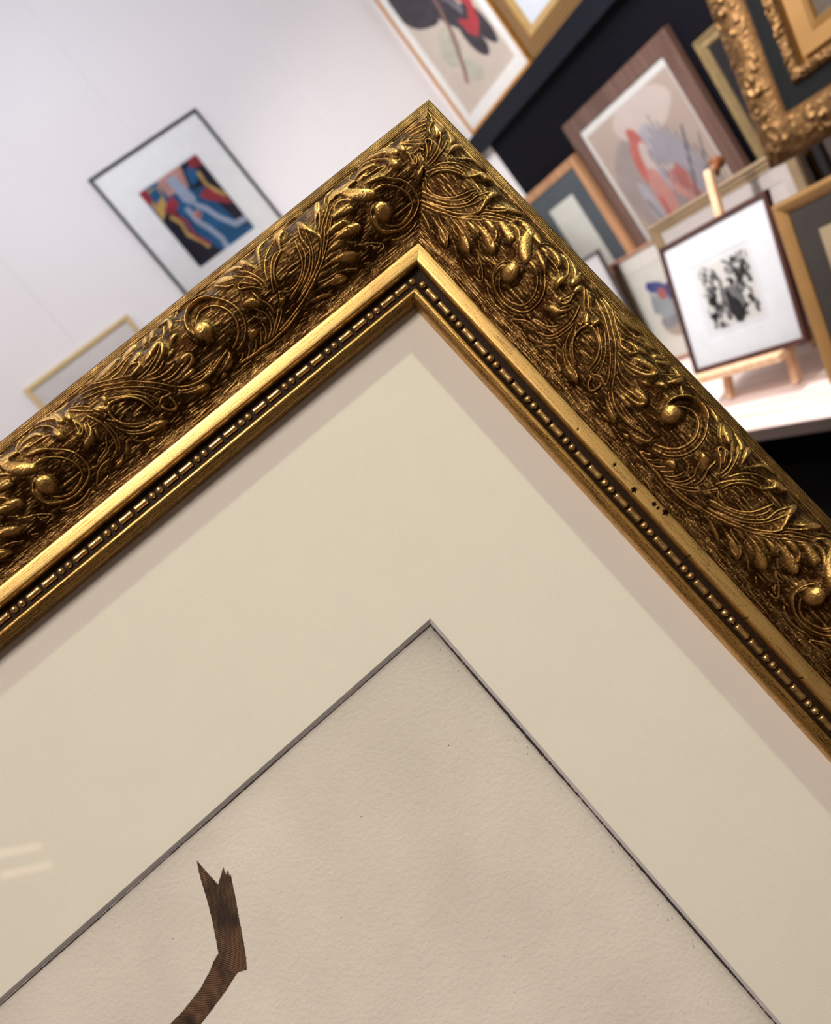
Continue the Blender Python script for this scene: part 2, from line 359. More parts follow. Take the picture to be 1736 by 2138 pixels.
def carve():
    lob = np.zeros((NS, NT)); rid = np.zeros((NS, NT)); gl = np.zeros((NS, NT)); gro = np.zeros((NS, NT))
    for ln in RELIEF.strip().split('\n'):
        head, body = ln.split(':'); ty, h = head[0], int(head[1:]) / 10
        pts = [tuple(int(x) for x in q.split(',')) for q in body.split(' ')]
        pts = [(a / 10, b / 10, c / 100) for a, b, c in pts]
        if ty == 'B':
            (s, t, r), = pts; i0, i1 = int((s - r) / GS) - 1, int((s + r) / GS) + 2; j0, j1 = int((t - r) / GT) - 1, int((t + r) / GT) + 2
            I = np.arange(i0, i1); J = np.arange(j0, j1); d2 = ((I[:, None] * GS - s) ** 2 + (J[None, :] * GT - t) ** 2) / r ** 2
            v = h * np.sqrt(np.clip(1 - d2, 0, 1)); ii = I % NS
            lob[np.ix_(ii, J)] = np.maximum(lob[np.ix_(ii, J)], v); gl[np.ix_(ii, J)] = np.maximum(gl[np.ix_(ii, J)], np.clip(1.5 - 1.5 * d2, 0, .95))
            continue
        c = curve(pts); s0, s1 = c[:, 0].min(), c[:, 0].max(); t0, t1 = c[:, 1].min(), c[:, 1].max(); w = max(c[:, 2].max(), .3) * 2.6 + .4
        I = np.arange(int((s0 - w) / GS), int((s1 + w) / GS) + 2); J = np.arange(max(0, int((t0 - w) / GT)), min(NT, int((t1 + w) / GT) + 2))
        if len(J) == 0: continue
        X, Y = np.meshgrid(I * GS, J * GT, indexing='ij'); best = np.full(X.shape, 9.); wl = np.ones(X.shape); al = np.zeros(X.shape)
        n = len(c)
        for k in range(n - 1):
            a, b = c[k], c[k + 1]; dx, dy = b[0] - a[0], b[1] - a[1]; q = dx * dx + dy * dy + 1e-9
            m = (X > min(a[0], b[0]) - w) & (X < max(a[0], b[0]) + w) & (Y > min(a[1], b[1]) - w) & (Y < max(a[1], b[1]) + w)
            if not m.any(): continue
            x = X[m]; y = Y[m]; u = np.clip(((x - a[0]) * dx + (y - a[1]) * dy) / q, 0, 1)
            ww = np.maximum((a[2] + (b[2] - a[2]) * u) * (.70 if ty == 'R' else 1.), .17); d = np.hypot(x - a[0] - u * dx, y - a[1] - u * dy) / ww
            ub = d < best[m]; bb = best[m]; bb[ub] = d[ub]; best[m] = bb; l = wl[m]; l[ub] = ww[ub]; wl[m] = l; e = al[m]; e[ub] = (k + u[ub]) / (n - 1); al[m] = e
        ii = I % NS; ix = np.ix_(ii, J)
        if ty == 'R':
            fade = np.clip(np.minimum(al, 1 - al) * 9 + .35, 0, 1)
            v = .92 * h * np.exp(-best ** 2) * fade
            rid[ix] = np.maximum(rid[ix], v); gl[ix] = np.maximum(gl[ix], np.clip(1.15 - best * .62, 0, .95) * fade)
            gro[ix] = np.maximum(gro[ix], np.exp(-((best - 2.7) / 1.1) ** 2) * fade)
        else:
            prof = np.sqrt(np.clip(1 - best ** 2, 0, 1)) ** .8
            v = h * prof * np.clip(wl / 1.2, .35, 1.) * (.55 + .45 * np.clip(al * 1.6, 0, 1))
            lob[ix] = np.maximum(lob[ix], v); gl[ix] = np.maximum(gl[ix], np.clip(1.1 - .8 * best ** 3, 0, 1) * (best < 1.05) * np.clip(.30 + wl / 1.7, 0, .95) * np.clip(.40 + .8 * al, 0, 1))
    cov = np.clip(np.maximum(lob, rid * 1.3), 0, 1.)
    bl = gblur(cov, 9, 9); body = np.clip((bl - .10) / .26, 0, 1); body = body * body * (3 - 2 * body)      # the leaves swell out of a soft body
    lob = gblur(lob, .7, .7)
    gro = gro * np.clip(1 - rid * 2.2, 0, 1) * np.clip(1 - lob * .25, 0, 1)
    # chisel marks of the ground: short fine strokes along the moulding, slightly oblique
    def chisel(ls, lt, shear):
        n = gblur(rng.standard_normal((NS, NT)), ls, lt); n /= n.std(); q = np.zeros_like(n)
        for j in range(NT): q[:, j] = np.roll(n[:, j], int(j * shear))
        return q
    s1 = chisel(8, .62, 2.2); s2 = chisel(5, .52, 3.0); pk = gblur(rng.standard_normal((NS, NT)), .8, .8); pk /= pk.std()
    free = np.clip(1 - cov * 1.4, 0, 1) * (1 - .75 * body)
    strokes = np.clip(np.maximum(s1, s2) - 1.15, 0, 1.6)
    h = .95 * lob + 1.1 * rid + 1.25 * body - .55 * gro + free * (.27 * strokes + .05 * s1) + .045 * pk + body * .03 * s2
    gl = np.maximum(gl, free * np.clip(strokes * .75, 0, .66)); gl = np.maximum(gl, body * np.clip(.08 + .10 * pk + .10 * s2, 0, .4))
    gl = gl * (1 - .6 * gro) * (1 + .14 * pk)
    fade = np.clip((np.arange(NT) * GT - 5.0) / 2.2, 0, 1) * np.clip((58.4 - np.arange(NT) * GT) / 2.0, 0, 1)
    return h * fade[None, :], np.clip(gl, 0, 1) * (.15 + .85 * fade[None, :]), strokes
REL_H, REL_G, REL_S = carve()
def sample(A, s, t):
    x = (s % PERIOD) / GS; y = np.clip(t / GT, 0, NT - 1.001)
    i = np.floor(x).astype(int); j = np.floor(y).astype(int); fx = x - i; fy = y - j; i %= NS; i2 = (i + 1) % NS
    return (A[i, j] * (1 - fx) + A[i2, j] * fx) * (1 - fy) + (A[i, j + 1] * (1 - fx) + A[i2, j + 1] * fx) * fy

def grid_mesh(name, P, mats, parent, gilt=None, label=None, flip=False):
    """P: rows x cols x 3 (metres) -> one smooth mesh of quads"""
    r, c = P.shape[:2]; me = bpy.data.meshes.new(name)
    idx = np.arange(r * c).reshape(r, c)
    q = np.stack([idx[:-1, :-1], idx[:-1, 1:], idx[1:, 1:], idx[1:, :-1]], -1).reshape(-1, 4)
    if flip: q = q[:, ::-1]
    me.vertices.add(r * c); me.vertices.foreach_set('co', P.reshape(-1).astype(np.float32))
    me.loops.add(q.size); me.loops.foreach_set('vertex_index', q.reshape(-1).astype(np.int32))
    me.polygons.add(len(q)); me.polygons.foreach_set('loop_start', np.arange(0, q.size, 4, dtype=np.int32))
    me.update(calc_edges=True); me.validate()
    if gilt is not None:
        a = me.attributes.new('gilt', 'FLOAT', 'POINT'); a.data.foreach_set('value', np.clip(gilt, 0, 1).reshape(-1).astype(np.float32))
    return link(name, me, mats, parent, True, label)

# ------------------------------------------------------------------ THE GILT FRAME
FW, FH = 680., 720.                      # outer size in mm
AX = np.array([[-.98598, -.05038, -.15904], [.16687, -.29513, -.94077], [0., -.95413, .29940]])   # columns: along the top rail, down the right rail, outward
CORNER = np.array([0.26348, 0.4083, 1.49908])
Xl, Yl, Zl = -AX[:, 0], -AX[:, 1], AX[:, 2]
org = CORNER * 1000 + AX[:, 0] * FW / 2 + AX[:, 1] * FH           # middle of the bottom edge
MW = Matrix([[Xl[0], Yl[0], Zl[0], org[0] / 1000], [Xl[1], Yl[1], Zl[1], org[1] / 1000], [Xl[2], Yl[2], Zl[2], org[2] / 1000], [0, 0, 0, 1]])
PF = thing('picture_frame', 'large antique gilt frame with carved acanthus scrolls holding an etching of a branch', 'picture frame', MW)
def loc(a, b, n):
    return np.stack([(FW / 2 - a) / 1000, (FH - b) / 1000, n / 1000 + 0 * a], -1)

CHIPS = [(213.6, 62.5, 1.0), (229.4, 64.0, 1.6), (241.2, 61.3, 1.3), (247.9, 59.9, 1.7), (243.9, 61.2, 0.9), (187.9, 63.9, 0.7), (271.4, 66.0, 0.5), (311.9, 66.0, 0.5), (349.9, 66.0, 0.5), (280.9, 62.4, 0.4)]
TPR = np.array([0, 1.2, 5.2, 6.2, 7, 12, 18, 24, 31, 38, 45, 51, 54, 58.6])
ZPR = np.array([11.5, 12.6, 14.4, 14.0, 14.0, 19.2, 23.2, 24.6, 23.6, 20.4, 16, 12, 10.9, 10.8])
def base_profile(t):
    k = np.linspace(0, 58.6, 600); z = np.interp(k, TPR, ZPR)
    w = np.ones(21) / 21; zs = np.convolve(np.pad(z, 10, 'edge'), w, 'valid'); zs = np.where(k < 8, z, zs)
    return np.interp(t, k, zs)
def rail(side, fine):
    Lr = FW if side in ('top', 'bottom') else FH
    def ab(s, t):
        return {'right': (t, s), 'top': (s, t), 'left': (FW - t, s), 'bottom': (s, FH - t)}[side]
    def pat(s):
        return {'right': s - 105.8, 'top': -s + 65.1, 'left': -s + 20., 'bottom': s - 30.}[side]
    def bead(s):
        return {'right': s - 187.9, 'top': -s + 219.5, 'left': -s, 'bottom': s}[side]
    flip = side in ('top', 'left')
    if side == 'left': flip = False
    flip = {'right': True, 'top': False, 'left': False, 'bottom': True}[side]
    st = np.concatenate([np.arange(0, 376, .3), np.arange(377, Lr, 3.), [Lr]]) if fine else np.append(np.arange(0, Lr, 2.5), Lr)
    tt = np.arange(.6, 58.6, .3) if fine else np.arange(.6, 58.6, 1.2)
    def S(t):
        return .09 + t[:, None] + st[None, :] / Lr * (Lr - 2 * t[:, None] - .18)
    # carved cushion with its outer edge and back
    trow = np.concatenate([[70, 0, 0, 0], [.15], tt, [58.6, 58.6]])
    nrow = np.concatenate([[-12, -12, 4, 11.2], [11.7], base_profile(tt), [10.6, -2.]])
    s = S(trow); T = np.repeat(trow[:, None], s.shape[1], 1)
    on = np.zeros(len(trow)); on[5:-2] = 1
    ps = pat(s)
    N = nrow[:, None] + on[:, None] * sample(REL_H, ps, T)
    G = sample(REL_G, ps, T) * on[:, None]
    # outer fillet and cove carry rubbed streaks
    streak = np.clip(sample(REL_S, ps * .55, (T * 2.6 + 9) % 52) * .55, 0, .8)
    edge = (T < 6.6) * 1.0
    ln = np.clip(np.sin(T * 5.6 + .9 * np.sin(ps * .021) + 1.4 * np.sin(ps * .0057)), -1, 1)
    G = np.where(edge > 0, np.clip(.14 + .34 * ln + .9 * streak, 0, .80), G)
    cove = np.clip((T - 51) / 3, 0, 1) * np.clip((58.4 - T) / 1.5, 0, 1)
    G = np.maximum(G, cove * np.clip(streak * 1.7 + .02, 0, .9)); N = N + cove * .34 * streak
    N = N + edge * on[:, None] * (.14 * streak + .14 * ln)
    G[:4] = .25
    a, b = ab(s, T)
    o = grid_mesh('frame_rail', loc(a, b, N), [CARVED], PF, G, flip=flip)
    # flat gilt fillet
    ax = 'X' if side in ('top', 'bottom') else 'Y'
    lm = leaf_mat('gilt_leaf_' + side, GOLDL, (.34, .19, .055, 1), ax, .42, .12)
    st = np.concatenate([np.arange(0, 376, .45), np.arange(377, Lr, 4.), [Lr]]) if fine else np.append(np.arange(0, Lr, 4.), Lr)
    trow = np.array([58.55, 58.6, 58.75, 59.0, 59.4, 60.0, 60.5, 61.0, 61.5, 62.0, 62.5, 63.0, 63.5, 64.0, 64.5, 65.1, 65.6, 66.0, 66.25, 66.4, 66.5]); nrow = np.array([7, 11.6, 12.0, 12.25, 12.35, 12.4, 12.4, 12.39, 12.37, 12.35, 12.33, 12.30, 12.27, 12.24, 12.2, 12.13, 12.0, 11.7, 11.2, 10.4, 6.5])
    s = S(trow); T = np.repeat(trow[:, None], s.shape[1], 1); N = np.repeat(nrow[:, None], s.shape[1], 1)
    chip = np.zeros_like(s)
    if side == 'right':                                   # small losses where the gilding has chipped to the dark ground
        for cs, ct, cr in CHIPS:
            d = np.hypot(s - cs, T - ct) / cr + .16 * np.sin(5 * np.arctan2(T - ct, s - cs) + cs)
            chip = np.maximum(chip, np.clip((1.15 - d) * 3, 0, 1)); N = N - .35 * np.clip(1 - d, 0, 1)
    a, b = ab(s, T); grid_mesh('gilt_fillet', loc(a, b, N), [lm], o, chip, flip=flip, label='smooth burnished gold fillet')
    # beads and reels on a dark bed
    m = MB()
    trow = np.array([66.2, 66.6, 67.6, 69.5, 72.5, 74.2, 75.4]); nrow = np.array([8.2, 7.2, 6.8, 6.6, 6.6, 7.1, 8.4])
    for k in range(len(trow) - 1):
        q = []
        for t, n, s_ in ((trow[k], nrow[k], trow[k]), (trow[k], nrow[k], Lr - trow[k]), (trow[k + 1], nrow[k + 1], Lr - trow[k + 1]), (trow[k + 1], nrow[k + 1], trow[k + 1])):
            aa, bb = ab(np.array(s_), np.array(t)); q.append(tuple(loc(aa, bb, np.array(n))))
        m.add(q, [(0, 1, 2, 3)] if not flip else [(3, 2, 1, 0)], 0)
    b0 = bead(0.); sg = bead(1.) - b0
    k0 = int(min(b0, bead(Lr)) / 29.05) - 2
    br = np.random.default_rng(5)
    for k in range(k0, k0 + int(Lr / 29.05) + 5):
        for c, hl in ((0., 1.75), (4.6, 1.7), (12.1, 4.15), (21.75, 4.15)):
            sc = (k * 29.05 + c - b0) * sg
            if sc < 74 or sc > Lr - 74: continue
            r0 = 1.92 + br.uniform(-.08, .08); hl_ = hl + br.uniform(-.12, .12)
            if hl < 3: prf = [(-1, .45), (-.8, .82), (-.4, 1.), (0, 1.06), (.4, 1.), (.8, .82), (1, .45)]
            else: prf = [(-1, .62), (-.93, .95), (-.8, 1.02), (-.4, .93), (0, .90), (.4, .93), (.8, 1.02), (.93, .95), (1, .62)]
            nn = 10; vs = []; fs = []
            for u, rr in prf:
                for i in range(nn + 1):
                    an = math.pi * (i / nn) * 1.16 - math.pi * .08
                    aa, bb = ab(np.array(sc + u * hl_), np.array(71.1 - math.cos(an) * r0 * rr)); vs.append(tuple(loc(aa, bb, np.array(6.9 + math.sin(an) * r0 * rr * 1.05))))
            nr = nn + 1
            for i in range(len(prf) - 1):
                for j in range(nn): fs.append((i * nr + j, i * nr + j + 1, (i + 1) * nr + j + 1, (i + 1) * nr + j) if flip else (i * nr + j, (i + 1) * nr + j, (i + 1) * nr + j + 1, i * nr + j + 1))
            fs.append(tuple(range(nr))[::(-1 if flip else 1)]); e = (len(prf) - 1) * nr; fs.append(tuple(range(e, e + nr))[::(1 if flip else -1)])
            m.add(vs, fs, 1)
    bm_ = leaf_mat('bead_gilding_' + side, (.84, .58, .24, 1), (.20, .10, .03, 1), ax, .34, .2)
    m.build('bead_course', [DARKBED, bm_], o, True, 'bead-and-reel course, gold on a dark umber bed')
    # sight lip
    trow = np.array([75.2, 75.3, 75.7, 76.2, 76.9, 77.6, 78.2, 78.7, 79.2, 79.7, 80.1, 80.4, 80.5]); nrow = np.array([6, 8.3, 9.0, 9.35, 9.4, 9.1, 8.6, 8.45, 7.9, 6.9, 5.6, 3.6, -.8])
    s = S(trow); T = np.repeat(trow[:, None], s.shape[1], 1); N = np.repeat(nrow[:, None], s.shape[1], 1)
    a, b = ab(s, T)
    ll = leaf_mat('lip_gilding_' + side, GOLD, (.15, .07, .02, 1), ax, .36, .4)
    grid_mesh('sight_lip', loc(a, b, N), [ll], o, flip=flip, label='rounded gold inner lip')
    return o
for sd, fine in (('right', True), ('top', True), ('left', False), ('bottom', False)): rail(sd, fine)

# mount, print, glass
WIN = (182.7, FW - 182.7, 210.1, FH - 195.)      # window of the mount (a0, a1, b0, b1)
MOUNT = mat('cream_mount_board', (.765, .715, .625, 1), .8, var=.012, scale=30, bump=.12, bscale=900, spec=.2)
CORE = mat('mount_bevel_core', (.60, .565, .56, 1), .8, var=.02)
def quad(m, pts, mi=0):
    vs = [tuple(loc(np.array(float(a)), np.array(float(b)), np.array(float(n)))) for a, b, n in pts]; m.add(vs, [tuple(range(len(pts)))], mi)
def ring(m, o, i, no, ni, mi=0):
    co = [(o[0], o[2]), (o[1], o[2]), (o[1], o[3]), (o[0], o[3])]; ci = [(i[0], i[2]), (i[1], i[2]), (i[1], i[3]), (i[0], i[3])]
    for k in range(4):
        l = (k + 1) % 4; quad(m, [(*co[k], no), (*ci[k], ni), (*ci[l], ni), (*co[l], no)], mi)
m = MB(); out = (74, FW - 74, 74, FH - 74)
ring(m, out, WIN, -1, -1); mo = m.build('mount_board', MOUNT, PF, label='cream mount board with a bevelled window')
m = MB(); ring(m, WIN, (WIN[0] + 1.5, WIN[1] - 1.5, WIN[2] + 1.5, WIN[3] - 1.5), -1, -2.5); m.build('window_bevel', CORE, mo)
def print_mat():
    """grey plate tone on toothy etching paper, darker in the corner, emboss shadow painted in along the edges, with a few specks"""
    m, nt, N, L, P = new_mat('etching_paper')
    tc = N.new('ShaderNodeTexCoord')
    n1 = N.new('ShaderNodeTexNoise'); n1.inputs['Scale'].default_value = 16; n1.inputs['Detail'].default_value = 5; L.new(tc.outputs['Object'], n1.inputs['Vector'])
    cr = N.new('ShaderNodeValToRGB'); a, b = cr.color_ramp.elements; a.position = .30; a.color = (.665, .605, .535, 1); b.position = .72; b.color = (.775, .705, .63, 1); L.new(n1.outputs['Fac'], cr.inputs['Fac'])
    vo = N.new('ShaderNodeTexVoronoi'); vo.inputs['Scale'].default_value = 75; vo.inputs['Randomness'].default_value = 1; L.new(tc.outputs['Object'], vo.inputs['Vector'])
    sp = N.new('ShaderNodeMath'); sp.operation = 'LESS_THAN'; sp.inputs[1].default_value = .028; L.new(vo.outputs['Distance'], sp.inputs[0])
    vn = N.new('ShaderNodeTexNoise'); vn.inputs['Scale'].default_value = 60; L.new(tc.outputs['Object'], vn.inputs['Vector'])
    gt = N.new('ShaderNodeMath'); gt.operation = 'GREATER_THAN'; gt.inputs[1].default_value = .60; L.new(vn.outputs['Fac'], gt.inputs[0])
    sm = N.new('ShaderNodeMath'); sm.operation = 'MULTIPLY'; L.new(sp.outputs[0], sm.inputs[0]); L.new(gt.outputs[0], sm.inputs[1])
    at = N.new('ShaderNodeAttribute'); at.attribute_name = 'gilt'
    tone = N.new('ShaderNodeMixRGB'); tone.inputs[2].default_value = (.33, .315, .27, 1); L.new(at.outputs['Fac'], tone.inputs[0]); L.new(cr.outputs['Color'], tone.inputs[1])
    mx = N.new('ShaderNodeMixRGB'); mx.inputs[2].default_value = (.10, .10, .095, 1); L.new(sm.outputs[0], mx.inputs[0]); L.new(tone.outputs[0], mx.inputs[1]); L.new(mx.outputs[0], P.inputs['Base Color'])
    n2 = N.new('ShaderNodeTexNoise'); n2.inputs['Scale'].default_value = 520; n2.inputs['Detail'].default_value = 4; L.new(tc.outputs['Object'], n2.inputs['Vector'])
    bp = N.new('ShaderNodeBump'); bp.inputs['Strength'].default_value = .3; bp.inputs['Distance'].default_value = .001; L.new(n2.outputs['Fac'], bp.inputs['Height']); L.new(bp.outputs['Normal'], P.inputs['Normal'])
    P.inputs['Roughness'].default_value = .85; P.inputs['Specular IOR Level'].default_value = .2
    return m
# print sheet as a grid: the plate has pressed a shallow step, its soft shadow is painted into the tone along the edges
ga = np.linspace(WIN[0] - 8, WIN[1] + 8, 120); gb = np.linspace(WIN[2] - 8, WIN[3] + 8, 120)
ga = np.sort(np.concatenate([ga, WIN[0] + np.array([1.4, 2.6, 3.4, 5, 8, 12, 18])])); gb = np.sort(np.concatenate([gb, WIN[2] + np.array([1.0, 1.8, 2.8, 4, 6, 9, 14, 20])]))
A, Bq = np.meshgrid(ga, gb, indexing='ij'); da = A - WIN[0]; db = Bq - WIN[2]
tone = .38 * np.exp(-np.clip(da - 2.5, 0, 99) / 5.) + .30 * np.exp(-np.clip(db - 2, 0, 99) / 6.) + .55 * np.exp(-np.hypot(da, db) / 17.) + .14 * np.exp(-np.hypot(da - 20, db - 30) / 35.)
Nn = -2.62 - .25 * np.clip((da - 1.6) / 1.2, 0, 1) * np.clip((db - 1.4) / 1.2, 0, 1)
pr = grid_mesh('art_print', loc(A, Bq, Nn), [print_mat()], PF, np.clip(tone, 0, .8), flip=True, label='grey-toned etching paper')
INK = mat('etching_ink', (.035, .028, .024, 1), .7, var=.5, scale=1500, spec=.2)
m = MB(); r2 = np.random.default_rng(3)
xs = np.arange(0, 320, .8)
def edge_strip(fix, horizontal, w0, amp, off, mi):
    ph = r2.uniform(0, 6, 4)
    c = off + amp * (np.sin(xs * .021 + ph[0]) + .5 * np.sin(xs * .08 + ph[1])); w = w0 * (1 + .35 * np.sin(xs * .05 + ph[2]) + .2 * r2.standard_normal(len(xs)))
    for i in range(len(xs) - 1):
        q = []
        for x, cc, ww in ((xs[i], c[i], -w[i]), (xs[i + 1], c[i + 1], -w[i + 1]), (xs[i + 1], c[i + 1], w[i + 1]), (xs[i], c[i], w[i])):
            d = fix + cc + ww / 2
            q.append((WIN[0] + 1.5 + x, d, -2.575) if horizontal else (d, WIN[2] + 1.5 + x, -2.575))
        quad(m, q[::-1] if not horizontal else q, mi)
edge_strip(WIN[0] + 1.5, False, 1.05, .06, .62, 0)
edge_strip(WIN[2] + 1.5, True, .45, .12, 1.05, 0)
edge_strip(WIN[2] + 1.5, True, .5, .12, .40, 1)
for k in range(34):                                           # stray flecks of ink inside the plate edge
    b_ = WIN[2] + r2.uniform(6, 300); a_ = WIN[0] + 4 + abs(r2.normal(0, 1)) * 3.2; l = r2.uniform(.3, 1.3); w = r2.uniform(.12, .3)
    quad(m, [(a_ + l * .35, b_ + l, -2.84), (a_ + l * .35 + w, b_ + l, -2.84), (a_ + w, b_, -2.84), (a_, b_, -2.84)], 0)
for k in range(26):
    a_ = WIN[0] + r2.uniform(10, 270); b_ = WIN[2] + r2.uniform(10, 290); l = r2.uniform(.2, .55)
    if a_ > WIN[0] and True: quad(m, [(a_, b_ + l, -2.84), (a_ + l, b_ + l * .8, -2.84), (a_ + l, b_, -2.84), (a_, b_ + .1, -2.84)], 0)
GREYINK = mat('plate_edge_grey', (.23, .21, .20, 1), .8, var=.3, scale=900, spec=.2)
m.build('plate_edge_line', [INK, GREYINK], pr, label='dark ink line and flecks along the plate edge')
# the etched branch: two edges of the drawing, in mm of the sheet
BR_L = [(345.48, 223.01), (346.8, 225.68), (349.23, 230.63), (351.7, 237.14), (354.67, 244.25), (357.69, 250.72), (361.11, 257.33), (363.24, 261.31), (364.14, 262.91), (368.2, 264.39), (372.79, 266.69), (380.46, 269.44), (388.23, 271.0), (394.35, 271.89), (401.04, 272.16), (409.47, 272.63)]
BR_R = [(335.82, 236.62), (337.47, 239.8), (339.75, 244.32), (342.38, 249.59), (346.37, 256.85), (350.08, 263.77), (353.17, 269.57), (355.87, 274.08), (358.38, 277.69), (362.38, 275.78), (365.32, 276.37), (371.93, 278.44), (378.34, 279.63), (383.6, 280.75), (389.92, 281.86), (397.98, 283.17)]
def branch_mat():
    m, nt, N, L, P = new_mat('etched_branch_ink')
    uv = N.new('ShaderNodeUVMap'); uv.uv_map = 'UVMap'
    tc = N.new('ShaderNodeTexCoord')
    n1 = N.new('ShaderNodeTexNoise'); n1.inputs['Scale'].default_value = 95; n1.inputs['Detail'].default_value = 4; L.new(tc.outputs['Object'], n1.inputs['Vector'])
    cr = N.new('ShaderNodeValToRGB'); a, b = cr.color_ramp.elements; a.position = .36; a.color = (.060, .033, .025, 1); b.position = .62; b.color = (.235, .122, .058, 1); L.new(n1.outputs['Fac'], cr.inputs['Fac'])
    n2 = N.new('ShaderNodeTexNoise'); n2.inputs['Scale'].default_value = 190; L.new(tc.outputs['Object'], n2.inputs['Vector'])
    sx = N.new('ShaderNodeSeparateXYZ'); L.new(uv.outputs['UV'], sx.inputs[0])
    # hatch lines bow across the limb
    bow = N.new('ShaderNodeMath'); bow.operation = 'MULTIPLY'; L.new(sx.outputs['X'], bow.inputs[0]); L.new(sx.outputs['X'], bow.inputs[1])
    v = N.new('ShaderNodeMath'); v.operation = 'MULTIPLY_ADD'; v.inputs[1].default_value = -1.9; L.new(bow.outputs[0], v.inputs[0]); L.new(sx.outputs['Y'], v.inputs[2])
    v2 = N.new('ShaderNodeMath'); v2.operation = 'MULTIPLY_ADD'; v2.inputs[1].default_value = 1.1; L.new(n2.outputs['Fac'], v2.inputs[0]); L.new(v.outputs[0], v2.inputs[2])
    k = N.new('ShaderNodeMath'); k.operation = 'MULTIPLY'; k.inputs[1].default_value = 2 * math.pi / .92; L.new(v2.outputs[0], k.inputs[0])
    sn = N.new('ShaderNodeMath'); sn.operation = 'SINE'; L.new(k.outputs[0], sn.inputs[0])
    r = N.new('ShaderNodeMapRange'); r.inputs['From Min'].default_value = -.45; r.inputs['From Max'].default_value = .25; L.new(sn.outputs[0], r.inputs['Value'])
    mx = N.new('ShaderNodeMixRGB'); mx.inputs[2].default_value = (.016, .011, .010, 1); L.new(r.outputs[0], mx.inputs[0]); L.new(cr.outputs['Color'], mx.inputs[1]); L.new(mx.outputs[0], P.inputs['Base Color'])
    # ink outline along both edges of the limb
    cx = N.new('ShaderNodeMath'); cx.operation = 'SUBTRACT'; cx.inputs[1].default_value = .5; L.new(sx.outputs['X'], cx.inputs[0])
    ab_ = N.new('ShaderNodeMath'); ab_.operation = 'ABSOLUTE'; L.new(cx.outputs[0], ab_.inputs[0])
    gt = N.new('ShaderNodeMath'); gt.operation = 'GREATER_THAN'; gt.inputs[1].default_value = .482; L.new(ab_.outputs[0], gt.inputs[0])
    m2 = N.new('ShaderNodeMixRGB'); m2.inputs[2].default_value = (.016, .011, .010, 1); L.new(gt.outputs[0], m2.inputs[0]); L.new(mx.outputs[0], m2.inputs[1]); L.new(m2.outputs[0], P.inputs['Base Color'])
    P.inputs['Roughness'].default_value = .8; P.inputs['Specular IOR Level'].default_value = .2
    return m
def dens(p, n):
    p = np.array(p, float); d = np.concatenate([[0], np.cumsum(np.linalg.norm(np.diff(p, axis=0), axis=1))]); q = np.linspace(0, d[-1], n)
    return np.stack([np.interp(q, d, p[:, 0]), np.interp(q, d, p[:, 1])], 1), d[-1]
nb = 300; nw = 40
Lp, l1 = dens(BR_L, nb); Rp, l2 = dens(BR_R, nb)
jag = r2.standard_normal((2, nb)) * .10
vs = []; uvs = []
for i in range(nb):
    d = Rp[i] - Lp[i]; dl = d / np.linalg.norm(d)
    p0 = Lp[i] + dl * jag[0, i]; p1 = Rp[i] + dl * jag[1, i]
    for j in range(nw + 1):
        u = j / nw; p = p0 + (p1 - p0) * u
        vs.append(tuple(loc(np.array(p[0]), np.array(p[1]), np.array(-2.845)))); uvs.append((u, i / nb * (l1 + l2) / 2))
fs = []
for i in range(nb - 1):
    for j in range(nw):
        v_ = i * (nw + 1) + j
        top = (i + .5) / nb * (l1 + l2) / 2; u = (j + .5) / nw
        notch = max(0., 9.5 - abs(u - .53) * (18. if u < .53 else 34.)) if u < .82 else max(0, 2.2 + 1.0 * math.sin(u * 60))
        if u < .53: notch = max(notch, 9.5 - (.53 - u) * 24)
        if top < notch: continue
        fs.append((v_, v_ + nw + 1, v_ + nw + 2, v_ + 1))
me = bpy.data.meshes.new('printed_branch'); me.from_pydata(vs, [], fs)
ul = me.uv_layers.new(name='UVMap')
for lp in me.loops: ul.data[lp.index].uv = uvs[lp.vertex_index]
link('printed_branch', me, branch_mat(), pr, label='dark brown etched branch with cross hatching')
m = MB()
for n_ in (.2, 2.0): quad(m, [(74, 74, n_), (74, FH - 74, n_), (FW - 74, FH - 74, n_), (FW - 74, 74, n_)])
m.build('glass_pane', GLASS, PF)
m = MB(); x0, x1 = (FW / 2 - 72) / 1000, -(FW / 2 - 72) / 1000
m.box(x1, x0, .072, (FH - 72) / 1000, -.0065, -.0035); m.build('backboard', mat('brown_hardboard', rgb(110, 84, 60), .8), PF)
m = MB()                                                     # folding strut that props the frame on the counter
foot = MW.inverted() @ Vector((float(org[0]) / 1000, float(org[1]) / 1000 + .30, 0.8085 + .006))
m.bar((0, .45, -.009), tuple(foot), .07, .008); m.build('easel_strut', mat('strut_board', rgb(60, 46, 36), .8), PF)
# ------------------------------------------------------------------ THE SHOP
X2, D1, CZ = 2.035, 3.0, 3.4
X0, Y0 = -2.6, -2.8
m = MB(); m.box(X0 - .1, X2 + .1, Y0 - .1, D1 + .1, -.1, 0); struct(m.build('floor', FLOOR))
m = MB(); m.box(X0 - .1, X2 + .1, Y0 - .1, D1 + .1, CZ, CZ + .1); struct(m.build('ceiling', CEIL))
